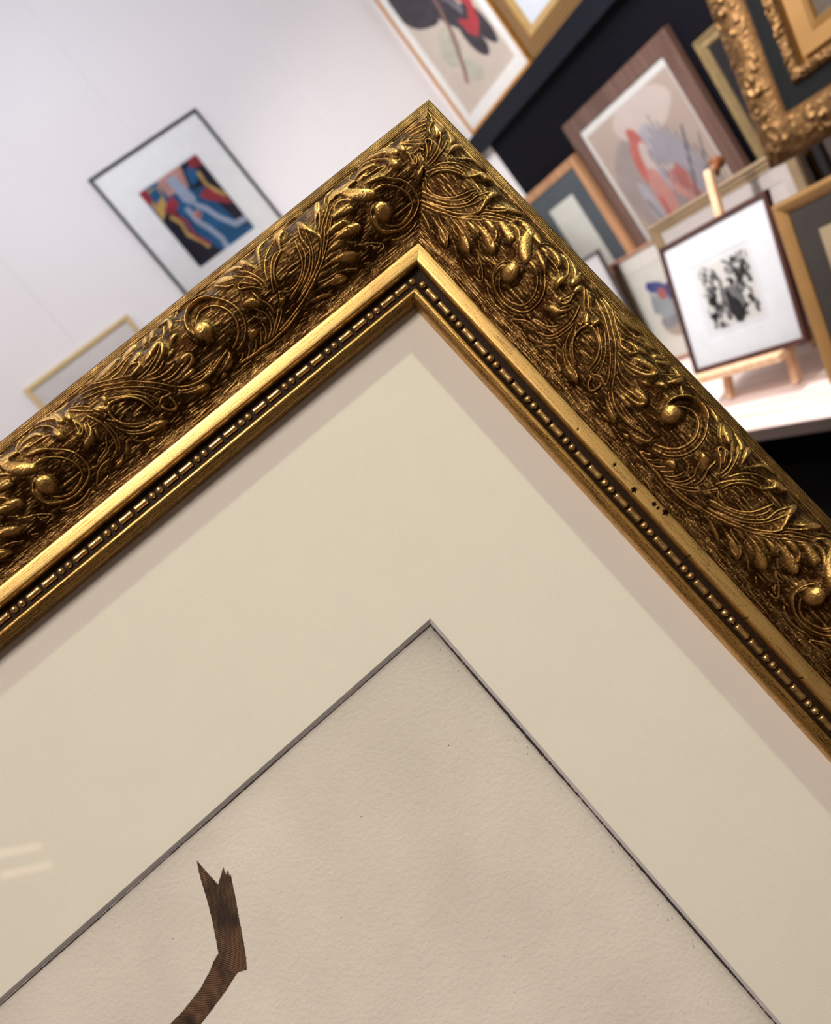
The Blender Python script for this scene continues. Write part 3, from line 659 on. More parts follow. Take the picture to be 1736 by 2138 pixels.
# back wall of white boards butted with fine V joints
m = MB(); g = .0022
seams = [X0 - .2, -1.69, -1.04, -.396, .2535, .902, 1.552, X2 + .2]
pts = []
for i, x in enumerate(seams):
    if i in (0, len(seams) - 1): pts.append((x, 0.)); continue
    pts += [(x - g, 0.), (x, .003), (x + g, 0.)]
for (xa, da), (xb, db) in zip(pts[:-1], pts[1:]):
    m.add([(xa, D1 + da, 0), (xb, D1 + db, 0), (xb, D1 + db, CZ), (xa, D1 + da, CZ)], [(0, 1, 2, 3)])
m.box(X0 - .2, X2 + .2, D1 + .01, D1 + .12, 0, CZ); struct(m.build('wall_back', WHITE_WALL))
m = MB(); m.box(X2, X2 + .1, Y0 - .1, D1 + .1, 0, CZ); struct(m.build('wall_right', WHITE_WALL))
m = MB(); m.box(X0 - .1, X0, Y0 - .1, D1 + .1, 0, CZ); struct(m.build('wall_left', mat('warm_wall_paint', (.20, .155, .12, 1), .8, var=.02)))
m = MB(); m.box(X0 - .1, X2 + .1, Y0 - .1, Y0, 0, CZ); struct(m.build('wall_front', mat('front_wall_paint', (.17, .14, .11, 1), .8, var=.02)))
m = MB(); m.box(2.027, X2, Y0, 2.925, 0, 1.80); o = m.build('wall_panel', NAVY); struct(o)
m = MB(); m.box(1.985, X2 + .001, Y0, 2.985, 1.742, 1.815); o = m.build('trim_1', FASCIA, bevel=.002); struct(o)

# ------------------------------------------------------------------ framed pictures
def on_right(y_left, z0, xb, zb, xt, zt, depth=0.):
    """matrix of a picture seen facing the right-hand wall: origin at its lower left corner, leaning with the given plane"""
    vd = Vector((xt - xb, 0, zt - zb)).normalized(); xr = Vector((0, -1, 0)); n = xr.cross(vd)
    z0 += depth * abs(n.z) + (.0005 if depth else 0); k = (z0 - zb) / vd.z; o = Vector((xb, y_left, zb)) + vd * k
    M_ = Matrix.Identity(4)
    for i in range(3): M_[i][0], M_[i][1], M_[i][2], M_[i][3] = xr[i], vd[i], n[i], o[i]
    return M_
def on_back(x_left, z0, y):
    M_ = Matrix.Identity(4)
    for i, c in enumerate(((1, 0, 0), (0, 0, 1), (0, -1, 0), (x_left, y, z0))):
        for r in range(3): M_[r][i] = c[r]
    return M_
def loft(m, W, H, prof, mi=0):
    """mitred moulding: prof = [(inset, z)] swept round the W x H rectangle"""
    R_ = []
    for d, z in prof: R_.append([(d, d, z), (W - d, d, z), (W - d, H - d, z), (d, H - d, z)])
    vs = [p for r in R_ for p in r]; fs = []
    for i in range(len(prof) - 1):
        for k in range(4):
            l = (k + 1) % 4; fs.append((i * 4 + k, i * 4 + l, (i + 1) * 4 + l, (i + 1) * 4 + k))
    m.add(vs, fs, mi)
BACK = mat('kraft_backing', rgb(120, 98, 74), .9)
def picture(name, label, M_, W, H, prof, fm, matm=None, window=None, art=None, arts=None, depth=.022, group=None, rab=.008, cat='picture frame', glaze=True, smooth=False, mz=-.007):
    """a framed picture: moulding, mount, artwork, glass and back; window = (left, right, bottom, top) in metres from the lower left corner"""
    r = thing(name, label, cat, M_, group)
    wi = max(d for d, z in prof)
    m = MB(); loft(m, W, H, [(wi - .004, -depth), (0, -depth)] + prof + [(wi, -depth * .8)]); m.build('moulding', fm, r, smooth)
    x0, x1, y0, y1 = wi - .003, W - wi + .003, wi - .003, H - wi + .003
    if matm is not None and window is not None:
        m = MB(); a = window
        m.add([(x0, y0, mz), (x1, y0, mz), (x1, y1, mz), (x0, y1, mz), (a[0], a[2], mz), (a[1], a[2], mz), (a[1], a[3], mz), (a[0], a[3], mz)],
              [(0, 1, 5, 4), (1, 2, 6, 5), (2, 3, 7, 6), (3, 0, 4, 7)])
        e = .0015
        m.add([(a[0], a[2], mz), (a[1], a[2], mz), (a[1], a[3], mz), (a[0], a[3], mz), (a[0] + e, a[2] + e, mz - e), (a[1] - e, a[2] + e, mz - e), (a[1] - e, a[3] - e, mz - e), (a[0] + e, a[3] - e, mz - e)],
              [(0, 1, 5, 4), (1, 2, 6, 5), (2, 3, 7, 6), (3, 0, 4, 7)])
        m.build('mount_board', matm, r)
    if art is not None:
        a = window or (x0, x1, y0, y1)
        m = MB(); w_, h_ = a[1] - a[0], a[3] - a[2]; z = mz - .0016
        m.add([(a[0], a[2], z), (a[1], a[2], z), (a[1], a[3], z), (a[0], a[3], z)], [(0, 1, 2, 3)], 0)
        for k, (mi, pts) in enumerate(art):
            pts = [(a[0] + min(max(u, 0), 1) * w_, a[2] + min(max(v, 0), 1) * h_) for u, v in pts]
            m.poly(pts, z + .00004 * (k + 1), mi)
        m.build('artwork', arts, r)
    if glaze:
        m = MB(); m.add([(x0, y0, mz + .003), (x1, y0, mz + .003), (x1, y1, mz + .003), (x0, y1, mz + .003)], [(0, 1, 2, 3)]); m.build('glass_pane', GLASS, r)
    m = MB(); m.box(x0, x1, y0, y1, -depth + .001, -depth + .004); m.build('backing_board', BACK, r)
    return r
paper = lambda n, *c, **k: mat(n, rgb(*c), .85, var=k.get('var', .03), scale=k.get('scale', 20), spec=.2)
WHITEMAT = paper('white_mount', 243, 243, 241)
CREAM = paper('ivory_mount', 222, 216, 204)
BLACKW = mat('black_lacquer', rgb(34, 32, 32), .4, var=.1)
def flat(w, lip=0.): return [(0, -.003), (.0015, 0), (w - .0015, 0), (w, -.0025)]

# abstract print on the white wall
ab_m = [paper('paint_blue', 42, 96, 138, var=.25, scale=14), paper('paint_dark', 40, 38, 52, var=.2), paper('paint_red', 160, 62, 72, var=.25), paper('paint_yellow', 196, 162, 96, var=.2), paper('paint_pale', 168, 178, 196, var=.1), paper('paint_peach', 196, 150, 140, var=.15)]
A_ = [(1, [(0, 0), (.42, 0), (.2, .4), (.28, .62), (.1, .8), (0, .72)]), (1, [(1, .05), (.86, .1), (.78, .55), (.9, .8), (1, .9)]),
      (1, [(.62, .72), (1, .62), (1, 1), (.7, 1)]),
      (5, [(.3, .8), (.62, .76), (.72, 1), (.3, 1)]), (3, [(.02, .62), (.2, .72), (.3, .95), (.05, .98)]),
      (0, [(.08, .80), (.24, .84), (.26, .95), (.10, .94)]), (0, [(.66, .74), (.84, .78), (.88, .96), (.72, .93)]),
      (2, [(0, .82), (.1, .86), (.12, 1), (0, 1)]), (2, [(.12, .70), (.34, .80), (.36, .68), (.2, .6)]), (2, [(.66, .62), (.8, .66), (.95, .50), (.99, .34), (.86, .42), (.7, .54)]),
      (3, ribbon([(.14, .62), (.2, .5), (.17, .36), (.27, .22), (.30, .12)], .055)), (2, ribbon([(.21, .62), (.27, .48), (.24, .32), (.34, .14)], .045)),
      (3, ribbon([(.86, .84), (.84, .68), (.9, .56), (.97, .46)], .05)), (2, [(.8, .9), (1, .86), (1, 1), (.84, 1)]),
      (4, [(.42, .95), (.56, .95), (.60, .62), (.50, .58), (.42, .66)]),
      (4, ribbon([(.40, .60), (.40, .42), (.47, .28), (.52, .12), (.50, 0)], .075)), (4, ribbon([(.52, .58), (.62, .46), (.68, .32), (.80, .16), (.98, .14)], .075)),
      (5, blob(.46, .47, .06, .05)), (2, blob(.47, .46, .025, .025))]
picture('framed_print', 'abstract blue, red and yellow print in thin black frame on the white wall', on_back(.664, 1.915, 2.985), .486, .586, flat(.0115), BLACKW, WHITEMAT, (.110, .376, .126, .456), A_, ab_m, depth=.014)
picture('framed_print', 'pale print in a thin light gold frame hanging low on the white wall', on_back(.013, 1.56, 2.982), .441, .502, flat(.017), mat('light_gold_wood', rgb(196, 172, 118), .45, .25), paper('pale_mount', 240, 234, 228), (.09, .351, .10, .42), [(1, blob(.5, .4, .3, .25, wob=.1))], [paper('pale_paper', 236, 229, 221), paper('pale_grey_ink', 228, 221, 213)], depth=.017)

# black and red parrot print above the ledge
pm = [paper('parrot_paper', 214, 203, 192), paper('feather_black', 66, 61, 70, var=.25, scale=30), paper('feather_red', 190, 66, 74, var=.1), paper('branch_brown', 150, 112, 104, var=.15), paper('leaf_green', 196, 195, 180, var=.15, scale=30), paper('feather_grey', 120, 116, 126, var=.2)]
pa = [(4, blob(.36, .36, .17, .12, 25, wob=.12, seed=1)), (4, blob(.44, .17, .12, .09, -30, wob=.1, seed=2)), (3, ribbon([(.62, 1), (.57, .62), (.50, .40), (.33, .20), (.26, .14)], .045)),
      (1, blob(.26, .72, .30, .16, -32, wob=.06, seed=3)), (1, blob(.60, .55, .30, .12, -50, wob=.05, seed=4)), (1, blob(.70, .27, .15, .085, -62, wob=.03, seed=5)), (1, blob(.87, .30, .17, .085, -66, wob=.03, seed=6)),
      (5, ribbon([(.46, .80), (.70, .55), (.78, .42)], .05)), (2, [(.66, .42), (.72, .40), (.78, .36), (.86, .42), (.80, .50), (.72, .56), (.90, .52), (.95, .42), (.88, .30), (.76, .25), (.68, .32)]), (3, ribbon([(.60, .8), (.56, .58), (.49, .40), (.36, .24)], .035))]
picture('framed_print', 'black and red parrot print in thin gold frame on the navy ledge', on_right(2.945, 1.816, 2.0, 1.815, 2.0, 2.5), .527, .70, [(0, -.004), (.002, 0), (.008, -.001), (.014, -.004)], mat('thin_bright_gold', rgb(190, 132, 52), .4, .5, var=.12), WHITEMAT, (.055, .472, .062, .645), pa, pm, depth=.03)
# woven gilt frame next to it
def woven():
    m, nt, N, L, P = new_mat('woven_gilt')
    tc = N.new('ShaderNodeTexCoord'); mp = N.new('ShaderNodeMapping'); mp.inputs['Rotation'].default_value = (0, 0, math.radians(45)); L.new(tc.outputs['Object'], mp.inputs['Vector'])
    ck = N.new('ShaderNodeTexChecker'); ck.inputs['Scale'].default_value = 105; ck.inputs['Color1'].default_value = rgb(170, 132, 80); ck.inputs['Color2'].default_value = rgb(100, 70, 36); L.new(mp.outputs[0], ck.inputs['Vector'])
    L.new(ck.outputs['Color'], P.inputs['Base Color']); P.inputs['Metallic'].default_value = .5; P.inputs['Roughness'].default_value = .4
    bp = N.new('ShaderNodeBump'); bp.inputs['Distance'].default_value = .003; L.new(ck.outputs['Fac'], bp.inputs['Height']); L.new(bp.outputs['Normal'], P.inputs['Normal']); return m
wv = picture('framed_print', 'woven-textured gold frame round a blank white sheet, beside the parrot print', on_right(2.402, 1.816, 2.0, 1.815, 2.0, 2.5), .56, .66, [(0, -.01), (.004, 0), (.05, .004), (.058, 0)], woven(), paper('white_sheet', 226, 232, 240), (.13, .43, .14, .52), [(1, [(0, 0), (1, 0), (1, 1), (0, 1)])], [paper('white_paper', 228, 234, 242), paper('white_paper_b', 226, 232, 242)], depth=.03)
m = MB(); loft(m, .56, .66, [(.056, -.002), (.059, .002), (.07, -.001), (.082, -.006), (.0825, -.012)]); m.build('gilt_slip', mat('smooth_pale_gold', rgb(200, 166, 106), .35, .4), wv)

# cockatoo print
cm = [paper('cockatoo_paper', 205, 189, 178, var=.05, scale=6), paper('feather_pink', 214, 128, 118, var=.15, scale=18), paper('feather_pearl', 198, 195, 203, var=.08, scale=14), paper('pencil_grey', 132, 126, 138, var=.2), paper('feather_rose', 220, 166, 158, var=.1), paper('wash_grey', 184, 172, 170, var=.1, scale=8), paper('feather_cream', 224, 212, 206)]
ca = [(5, blob(.35, .5, .3, .38, 10, wob=.08, seed=1)), (6, blob(.60, .9, .3, .12, 0, wob=.05, seed=8)), (2, blob(.55, .66, .17, .2, -20, wob=.08, seed=2)), (2, blob(.72, .55, .12, .28, 25, wob=.06, seed=3)),
      (1, blob(.42, .80, .065, .085, 20, wob=.08, seed=4)), (1, blob(.36, .68, .075, .13, 0, wob=.08, seed=5)), (6, blob(.43, .70, .05, .10, -15)), (4, blob(.38, .48, .09, .17, -8, wob=.05, seed=6)), (1, ribbon([(.34, .5), (.33, .30), (.36, .12)], .045)), (4, blob(.60, .50, .10, .11, 20, wob=.08, seed=7)), (1, blob(.62, .53, .06, .07, 20, wob=.1, seed=9)),
      (1, ribbon([(.66, .46, .06), (.70, .34, .05), (.70, .2, .03)], .05)), (2, blob(.24, .46, .06, .17, 8, wob=.1, seed=10)), (3, ribbon([(.20, .52), (.24, .40), (.23, .28)], .02)), (6, ribbon([(.48, .64), (.56, .6), (.62, .6)], .035))]
for k in range(11):
    x = .46 + .045 * k; ca.append((3, ribbon([(x, .88 - .05 * abs(k - 4)), (x + .015, .74 - .04 * k), (x + .05 - .012 * k, .56 - .045 * k)], .010)))
ca.append((3, ribbon([(.86, .74), (.72, .5), (.62, .3), (.58, .1)], .02))); ca.append((3, ribbon([(.95, .66), (.86, .5), (.84, .34)], .012)))
picture('framed_print', 'pink and grey cockatoo print in wide brown wood frame against navy wall', on_right(2.480, .771, 1.955, .77, 2.0, 1.59, 0.024), .592, .820, flat(.058), wood('walnut_brown', rgb(86, 62, 53), rgb(106, 80, 70), .45), WHITEMAT, (.060 + .012, .592 - .068, .11, .735), ca, cm, depth=.024)
# oak frame with the blue grey mount
picture('framed_print', 'pale sheet in slate blue-grey mount and light oak frame beside the cockatoo', on_right(2.905, .771, 1.935, .77, 1.975, 1.49, 0.022), .419, .722, flat(.034), wood('light_oak', rgb(160, 114, 78), rgb(186, 142, 102), .5), paper('slate_blue_mount', 96, 108, 116, var=.1, scale=9), (.11, .419 - .125, .13, .617), [(1, [(.1, .1), (.9, .1), (.9, .85), (.1, .85)]), (1, blob(.5, .4, .2, .2))], [paper('pale_green_paper', 241, 244, 238), paper('pale_paper_b', 238, 242, 236)], depth=.022)
# thin champagne-gold frame behind the big carved one
picture('framed_print', 'dull pale gold frame with dark centre, behind the big carved frame', on_right(1.777, .771, 1.88, .77, 1.93, 1.49, 0.024), .42, .728, [(0, -.006), (.004, 0), (.018, -.004), (.03, .001), (.038, -.006)], mat('dull_pale_gold', rgb(142, 122, 84), .42, .45, var=.15), paper('black_mount', 48, 46, 50), (.09, .33, .12, .6), [(1, blob(.5, .5, .3, .3))], [paper('dusk_paper', 60, 58, 62), paper('dusk_ink', 42, 40, 44)], depth=.024)
# white sheet in thin grey-black frame
picture('framed_print', 'blank white sheet in a very thin dark grey frame below the oak frame', on_right(2.42, .771, 1.53, .77, 1.60, 1.207, 0.013), .242, .440, flat(.0085), mat('grey_black_wood', rgb(62, 58, 58), .45), None, None, [(1, [(.2, .2), (.8, .2), (.8, .7), (.2, .7)])], [paper('bright_white_paper', 240, 241, 243), paper('bright_white_paper_b', 238, 239, 242)], depth=.013)
# small blue and red bird print
bm2 = [paper('bird_paper', 226, 224, 216), paper('feather_blue', 78, 86, 140, var=.2), paper('breast_red', 186, 112, 108), paper('wing_teal', 164, 172, 176, var=.12), paper('ground_grey', 152, 150, 156, var=.15), paper('ground_tan', 186, 174, 158, var=.1), paper('mount_line', 206, 203, 198)]
ba = [(5, blob(.60, .14, .26, .12, 0, wob=.1, seed=1)), (4, blob(.56, .27, .22, .12, 8, wob=.1, seed=2)), (3, blob(.54, .47, .20, .20, -12, wob=.06, seed=3)), (1, blob(.50, .70, .20, .075, -18, wob=.05, seed=4)), (1, blob(.38, .76, .06, .05)), (2, blob(.56, .60, .085, .08)), (1, blob(.76, .6, .12, .12, -40, wob=.1, seed=5)), (3, blob(.34, .52, .05, .15, -14, wob=.08, seed=6))]
picture('framed_print', 'small blue and red bird study in a thin reddish brown frame', on_right(2.256, .771, 1.57, .77, 1.66, 1.14, 0.014), .33, .372, [(0, -.004), (.0015, 0), (.009, 0), (.010, -.003)], wood('reddish_brown_wood', rgb(136, 98, 82), rgb(158, 118, 98), .45), paper('bird_mount', 232, 228, 222), (.045, .285, .065, .312), ba, bm2, depth=.014)
# champagne frame standing across the middle of the table
ch = picture('framed_print', 'faint pencil sketch in wide champagne stepped frame behind the table easel', on_right(1.836, .771, 1.43, .77, 1.52, 1.19, 0.02), .509, .429, [(0, -.008), (.002, 0), (.008, .003), (.010, -.002), (.020, -.001), (.023, -.006), (.031, -.004), (.034, -.010)], mat('champagne_gilt', rgb(142, 122, 94), .42, .3, var=.12, scale=18), paper('grey_white_mount', 214, 207, 204), (.06, .452, .07, .362), [(1, ribbon([(.3, .1), (.45, .6), (.62, .95)], .012)), (1, ribbon([(.62, .95), (.74, .5), (.9, .2)], .012)), (1, ribbon([(.55, .4), (.8, .85), (.97, .6)], .014)), (1, ribbon([(.7, .2), (.9, .7)], .02))], [paper('sketch_paper', 224, 218, 215), paper('pencil_line', 190, 184, 178)], depth=.02)
# dark-gilt frame at the right behind everything
picture('framed_print', 'light print with charcoal mount in a dark bronze frame, mostly hidden', on_right(1.348, .771, 1.50, .77, 1.575, 1.26, 0.014), .40, .47, flat(.019), mat('dark_bronze', rgb(76, 54, 20), .5, .4), paper('charcoal_mount', 62, 58, 60), (.048, .352, .05, .42), [(1, blob(.5, .5, .2, .2))], [paper('light_print_paper', 206, 198, 198), paper('light_print_ink', 200, 192, 192)], depth=.014)
# gold frame with charcoal mount standing at the front of the table
gm_ = picture('framed_print', 'cream print with charcoal mount in plain warm gold frame on the table', on_right(1.249, .771, 1.180, .77, 1.30, 1.128, 0.02), .37, .378, [(0, -.010), (.002, 0), (.010, .002), (.020, -.002), (.027, -.008), (.029, -.012)], mat('warm_gold', rgb(150, 114, 68), .38, .4, var=.1, scale=14), paper('charcoal_grey_mount', 82, 76, 72, var=.08), (.076, .29, .09, .30), [(1, [(.15, .2), (.85, .2), (.85, .8), (.15, .8)])], [paper('cream_print', 212, 192, 160), paper('cream_print_b', 204, 183, 150)], depth=.02, mz=-.012)

# big carved gold frame at the upper right: carved moulding, dark frieze, carved slip, flat gilt liner, dark canvas
OW, OH = .80, .66
MO = on_right(1.300, 1.184, 1.40, 1.183, 1.496, 1.53)
of = thing('ornate_frame', 'heavily carved gold frame with black frieze and inner slip around dark canvas', 'picture frame', MO)
OG = patina_mat('carved_gold', (.30, .175, .072, 1), (.085, .04, .016, 1), .45, .5, .2)
def carved_ring(name, W, H, off, w, z0, zr, amp, ts, te, sk, parent, m_):
    """four mitred carved rails; relief taken from the acanthus running scroll, scaled to the width"""
    nt_ = 34; t = np.linspace(0, 1, nt_); prof = z0 + zr * np.sin(np.pi * np.clip(t, 0, 1)) ** .7
    Ps, Gs = [], []
    for k in range(4):
        Lk = (W, H, W, H)[k] - 2 * off; st = np.linspace(0, 1, int(Lk / .0022))
        T = off + w * t[:, None] + 0 * st[None, :]; S_ = T + st[None, :] * (Lk + 2 * off - 2 * T)
        ps = S_ * 1000 * sk + 31 * k; pt = ts + (te - ts) * t[:, None] + 0 * S_
        fade = np.clip(np.minimum(t, 1 - t) * 8, 0, 1)[:, None]
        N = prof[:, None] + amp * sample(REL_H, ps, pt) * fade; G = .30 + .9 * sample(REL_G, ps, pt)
        xy = {0: (S_, T), 1: (W - T, S_), 2: (W - S_, H - T), 3: (T, H - S_)}[k]
        Pk = np.stack([xy[0], xy[1], N], -1); Ps.append(Pk); Gs.append(G)
    vs = []; fs = []; gl = []; b = 0
    me = bpy.data.meshes.new(name); VV = []; FF = []
    for Pk, G in zip(Ps, Gs):
        r, c = Pk.shape[:2]; idx = np.arange(r * c).reshape(r, c) + b
        FF.append(np.stack([idx[:-1, :-1], idx[:-1, 1:], idx[1:, 1:], idx[1:, :-1]], -1).reshape(-1, 4)); VV.append(Pk.reshape(-1, 3)); gl.append(G.reshape(-1)); b += r * c
    me.from_pydata(np.vstack(VV).tolist(), [], np.vstack(FF).tolist())
    a = me.attributes.new('gilt', 'FLOAT', 'POINT'); a.data.foreach_set('value', np.clip(np.concatenate(gl), 0, 1).astype(np.float32))
    return link(name, me, m_, parent, True)
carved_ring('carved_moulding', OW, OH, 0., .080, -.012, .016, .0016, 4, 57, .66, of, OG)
m = MB(); loft(m, OW, OH, [(.002, -.045), (0, -.045), (0, -.011)]); m.build('frame_side', mat('side_gold', rgb(140, 96, 44), .5, .4), of)
m = MB(); loft(m, OW, OH, [(.078, -.012), (.082, -.016), (.118, -.016)]); m.build('frieze', mat('black_green_frieze', rgb(14, 17, 18), .4, var=.15, spec=.25), of)
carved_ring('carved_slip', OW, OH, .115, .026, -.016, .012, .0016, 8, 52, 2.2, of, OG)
m = MB(); loft(m, OW, OH, [(.141, -.014), (.142, -.026), (.149, -.026), (.150, -.016), (.180, -.022), (.194, -.019), (.197, -.028)]); m.build('gilt_liner', mat('liner_gold', rgb(146, 110, 62), .36, .4, var=.08, scale=12), of)
m = MB(); m.box(.19, OW - .19, .19, OH - .19, -.032, -.027); m.build('canvas', mat('dark_canvas_paint', rgb(70, 60, 48), .6, var=.5, scale=26), of)
m = MB(); m.box(.01, OW - .01, .01, OH - .01, -.045, -.033); m.build('backing_board', BACK, of)
m = MB(); m.box(1.375, 1.50, .52, 1.10, .7705, 1.1705); tag(m.build('display_plinth', NAVY, bevel=.002), 'navy block on the table carrying the heavily carved gold frame', 'plinth')

# little table easel with the black and white print
ez = lambda z, d=0.: 1.210 + (z - .872) * .4068 + d
EM = on_right(1.6165, .8725, 1.21, .872, 1.33, 1.167)
em = [paper('lino_paper', 226, 224, 220), paper('lino_black', 40, 40, 42, var=.3, scale=60), paper('lino_grey', 128, 128, 128, var=.3, scale=60), paper('plate_shadow', 208, 210, 214)]
r3 = np.random.default_rng(11); ea = []
for k in range(90):
    u, v = r3.uniform(.04, .96), r3.uniform(.03, .97)
    if abs(u - .44) < .13 and v > .45: continue
    ea.append((1 if r3.random() < .62 else 2, blob(u, v, r3.uniform(.02, .055), r3.uniform(.015, .07), r3.uniform(0, 180), 12, .25, k)))
for k in range(26):
    u = r3.choice([r3.uniform(.0, .25), r3.uniform(.72, 1.)]); v = r3.uniform(.1, .95); ea.append((1, ribbon([(u, v), (u + r3.uniform(-.08, .08), v + .1), (u + r3.uniform(-.1, .1), v + .2)], .022)))
ea += [(2, blob(.56, .34, .17, .27, 24, wob=.08, seed=3)), (1, blob(.57, .22, .13, .20, 30, wob=.1, seed=4)), (1, blob(.50, .42, .06, .10, 20, wob=.1, seed=5)), (2, blob(.62, .80, .08, .06, 10, wob=.2, seed=6)), (1, ribbon([(.30, .92), (.4, .7), (.36, .45), (.42, .2)], .03)), (1, ribbon([(.55, .97), (.7, .85), (.78, .6)], .035))]
ek = picture('framed_print', 'black and white print in dark brown frame standing on the table easel', EM, .3525, .3165, flat(.0115), wood('dark_mahogany', rgb(52, 28, 24), rgb(74, 42, 36), .4), paper('bright_mount', 238, 240, 244), (.078, .272, .066, .243), [], [paper('plate_paper', 232, 233, 236)], depth=.014)
m = MB()
for k, (mi, pts) in enumerate(ea): m.poly([(.100 + min(max(u, 0), 1) * .156, .084 + min(max(v, 0), 1) * .146) for u, v in pts], -.0080 + .00004 * k, mi)
m.add([(.1, .084, -.00815), (.256, .084, -.00815), (.256, .23, -.00815), (.1, .23, -.00815)], [(0, 1, 2, 3)], 0)
m.build('lino_image', em, ek)
BEECH = wood('pale_beech', rgb(214, 172, 134), rgb(232, 196, 160), .5, 'Z')
es = thing('table_easel', 'small pale beech table easel holding the black and white print', 'easel', Matrix.Translation((1.25, 1.45, .77)))
EO = Vector((1.25, 1.45, .77)); P_ = lambda x, y, z: tuple(Vector((x, y, z)) - EO)
for yb, yt in ((1.588, 1.560), (1.376, 1.372)):
    m = MB(); m.bar(P_(1.2353, yb, .7737), P_(1.234 + .40 * .15, yt, .921), .017, .017, (1, 0, 0)); m.build('leg', BEECH, es, bevel=.001)
m = MB(); m.box(*[v for a_ in ((1.188 - EO.x, 1.262 - EO.x), (1.330 - EO.y, 1.625 - EO.y), (.854 - EO.z, .8705 - EO.z)) for v in a_]); m.build('tray', BEECH, es, bevel=.001)
m = MB(); m.bar(P_(1.262, 1.455, .865), P_(1.4155, 1.441, 1.250), .013, .019, (1, 0, 0)); m.build('mast', BEECH, es, bevel=.001)
m = MB(); m.bar(P_(1.285, 1.545, .88), P_(1.372, 1.45, 1.11), .012, .014); m.bar(P_(1.285, 1.37, .88), P_(1.372, 1.45, 1.11), .012, .014); m.build('brace', BEECH, es)
m = MB(); m.bar(P_(1.378, 1.449, 1.12), P_(1.4048, 1.449, .7735), .012, .018); m.build('rear_strut', BEECH, es)
m = MB(); m.cyl(P_(1.425, 1.443, 1.236), P_(1.447, 1.443, 1.248), .014, .010); m.cyl(P_(1.447, 1.443, 1.248), P_(1.455, 1.443, 1.252), .018, .015)
m.build('wing_knob', wood('chestnut_knob', rgb(112, 66, 34), rgb(148, 92, 52), .45), es, True)

# display table
tb = thing('display_table', 'long display table with pale pinkish white top carrying the leaning prints', 'table', Matrix.Translation((1.55, 1.3, 0)))
m = MB(); m.box(1.076 - 1.55, 2.026 - 1.55, -1.2 - 1.3, 2.86 - 1.3, .739, .77); m.build('table_top', wood('limed_board', rgb(214, 192, 182), rgb(236, 220, 214), .45, 'Y'), tb, bevel=.002)
m = MB(); m.box(1.073 - 1.55, 1.0765 - 1.55, -1.2 - 1.3, 2.86 - 1.3, .740, .768); m.build('edge_band', wood('greyed_edge', rgb(88, 74, 68), rgb(104, 88, 82), .7, 'Y'), tb)
DK = mat('dark_stained_wood', rgb(20, 13, 10), .5, var=.2)
for x, y in ((1.15, 2.75), (1.15, .62), (1.95, 2.75), (1.95, .62)):
    m = MB(); m.bar((x - 1.55, y - 1.3, .74), (x - 1.55, y - 1.3 + (.10 if y < 1 else 0), 0), .05, .05); m.build('leg', DK, tb)
m = MB(); m.box(1.30 - 1.55, 1.97 - 1.55, .62 - 1.3, 2.75 - 1.3, .66, .739); m.build('apron', DK, tb)

# counter the gilt frame stands on
cx, cy = float(org[0]) / 1000, float(org[1]) / 1000
CT = 0.8085
m = MB(); m.box(cx - .55, cx + .50, cy - .12, cy + .42, 0, CT - .033, 1); m.box(cx - .57, cx + .52, cy - .14, cy + .44, CT - .033, CT - .003, 0)
ct = m.build('shop_counter', [wood('walnut_top', rgb(58, 38, 26), rgb(84, 58, 40), .4, 'X'), NAVY]); tag(ct, 'dark wooden shop counter under the gilt frame', 'counter')

# twin warm tube lamp high on the wall behind the photographer (it shows as two streaks in the picture glass)
wl_ = thing('wall_lamp', 'twin warm tube lamp high on the brown side wall', 'lamp', Matrix.Translation((X0, -2.46, 2.74)))
m = MB(); m.box(0, .02, -.16, .16, -.12, .12); m.build('back_plate', BLACKW, wl_)
EM_, nt_, N_, L_, P_n = new_mat('lamp_tube_glow'); P_n.inputs['Emission Color'].default_value = (1, .72, .45, 1); P_n.inputs['Emission Strength'].default_value = 2.6; P_n.inputs['Base Color'].default_value = (.8, .8, .8, 1)
for dz in (-.055, .055):
    m = MB(); m.cyl((.045, -.14, dz), (.045, .14, dz), .018); m.build('tube', EM_, wl_, True)

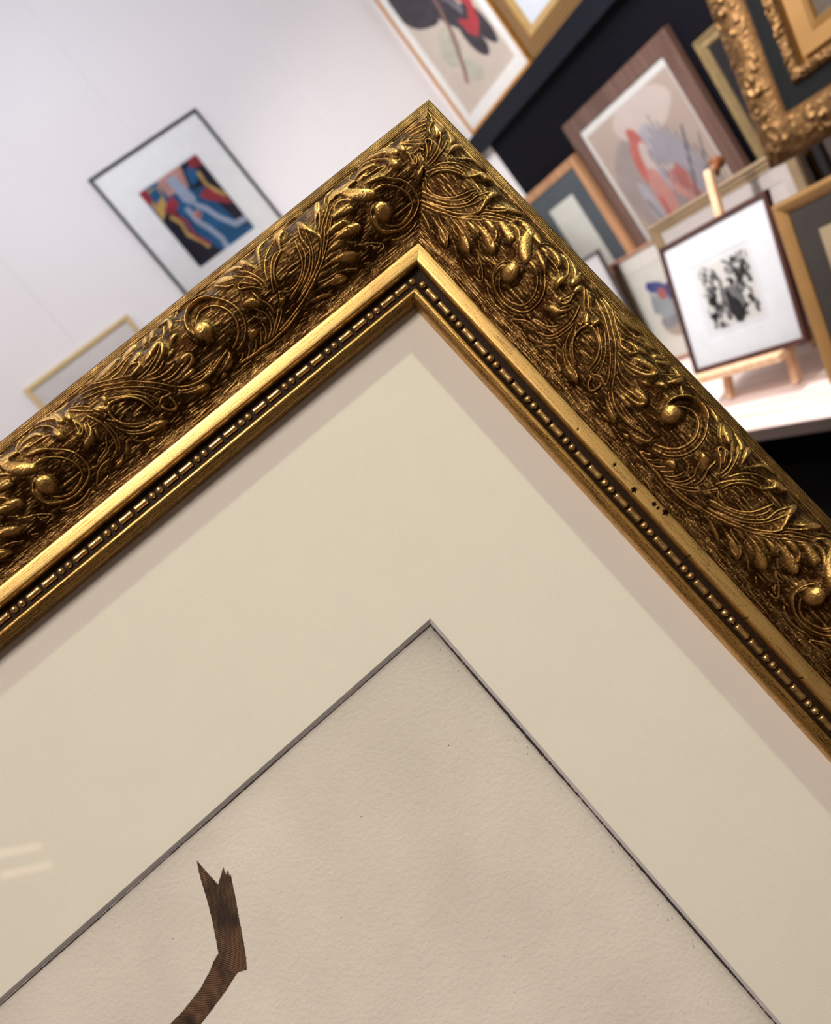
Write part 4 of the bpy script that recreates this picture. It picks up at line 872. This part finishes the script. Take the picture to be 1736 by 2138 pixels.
# ------------------------------------------------------------------ LIGHT
def area(name, loc_, target, sx, sy, power, col):
    l = bpy.data.lights.new(name, 'AREA'); l.shape = 'RECTANGLE'; l.size = sx; l.size_y = sy; l.energy = power; l.color = col
    o = bpy.data.objects.new(name, l); COL.objects.link(o); o.location = loc_
    o.rotation_euler = (Vector(target) - Vector(loc_)).to_track_quat('-Z', 'Y').to_euler(); return o
def spot(name, loc_, target, power, col, ang, blend=.35, rad=.03):
    l = bpy.data.lights.new(name, 'SPOT'); l.energy = power; l.color = col; l.spot_size = math.radians(ang); l.spot_blend = blend; l.shadow_soft_size = rad
    o = bpy.data.objects.new(name, l); COL.objects.link(o); o.location = loc_
    o.rotation_euler = (Vector(target) - Vector(loc_)).to_track_quat('-Z', 'Y').to_euler(); return o
spot('track_lamp', (1.375, -.024, 2.80), (.16, .38, 1.39), 135, (.88, 1.0, .70), 25, 1., .028)
spot('table_lamp', (.85, 1.05, 3.25), (1.45, 1.65, .85), 250, (1.0, .93, .90), 58, .6, .05)
spot('picture_fill', (-.25, 1.15, 3.2), (1.95, 2.2, 1.35), 225, (1.0, .95, .92), 62, .7, .05)  # unseen fill added to brighten the leaning pictures
area('warm_fill', (-.4, -1.2, 3.36), (-.4, -1.2, 0), 1.0, 1.0, 72, (1.0, .885, .82))  # unseen warm fill, added to light frame and mount from the front
area('cool_fill', (.5, 1.6, 3.36), (1.5, 2.5, 1.9), .9, .9, 40, (.85, .885, 1.0))  # unseen cool fill, added and aimed to brighten the parrot print
area('left_fill', (-1.2, 1.7, 3.36), (-1.2, 1.8, 0), .6, 1.2, 29, (1.0, .85, .77))  # unseen warm fill, added for the white wall
w = bpy.data.worlds.new('shop_air'); SC.world = w; w.use_nodes = True
w.node_tree.nodes['Background'].inputs[0].default_value = (.9, .86, .82, 1); w.node_tree.nodes['Background'].inputs[1].default_value = .05

# ------------------------------------------------------------------ CAMERA
Mc = np.array([[0.7104437, -0.6551985, 0.2568747], [-0.319119, 0.0253975, 0.9473743], [-0.6272422, -0.7550297, -0.1910428]])
cam = bpy.data.cameras.new('camera'); co = bpy.data.objects.new('camera', cam); COL.objects.link(co)
r_, d_, f_ = Mc[:, 0], Mc[:, 1], Mc[:, 2]
co.matrix_world = Matrix([[r_[0], -d_[0], -f_[0], 0], [r_[1], -d_[1], -f_[1], 0], [r_[2], -d_[2], -f_[2], 1.42], [0, 0, 0, 1]])
cam.sensor_fit = 'HORIZONTAL'; cam.sensor_width = 36.; cam.lens = 1650. / 1736. * 36.
cam.clip_start = .01; cam.clip_end = 50
cam.dof.use_dof = True; cam.dof.focus_distance = .428; cam.dof.aperture_fstop = 9.5
SC.camera = co
SC.view_settings.view_transform = 'Standard'; SC.view_settings.look = 'None'; SC.view_settings.exposure = 0.; SC.view_settings.gamma = 1.; SC.view_settings.use_curve_mapping = False
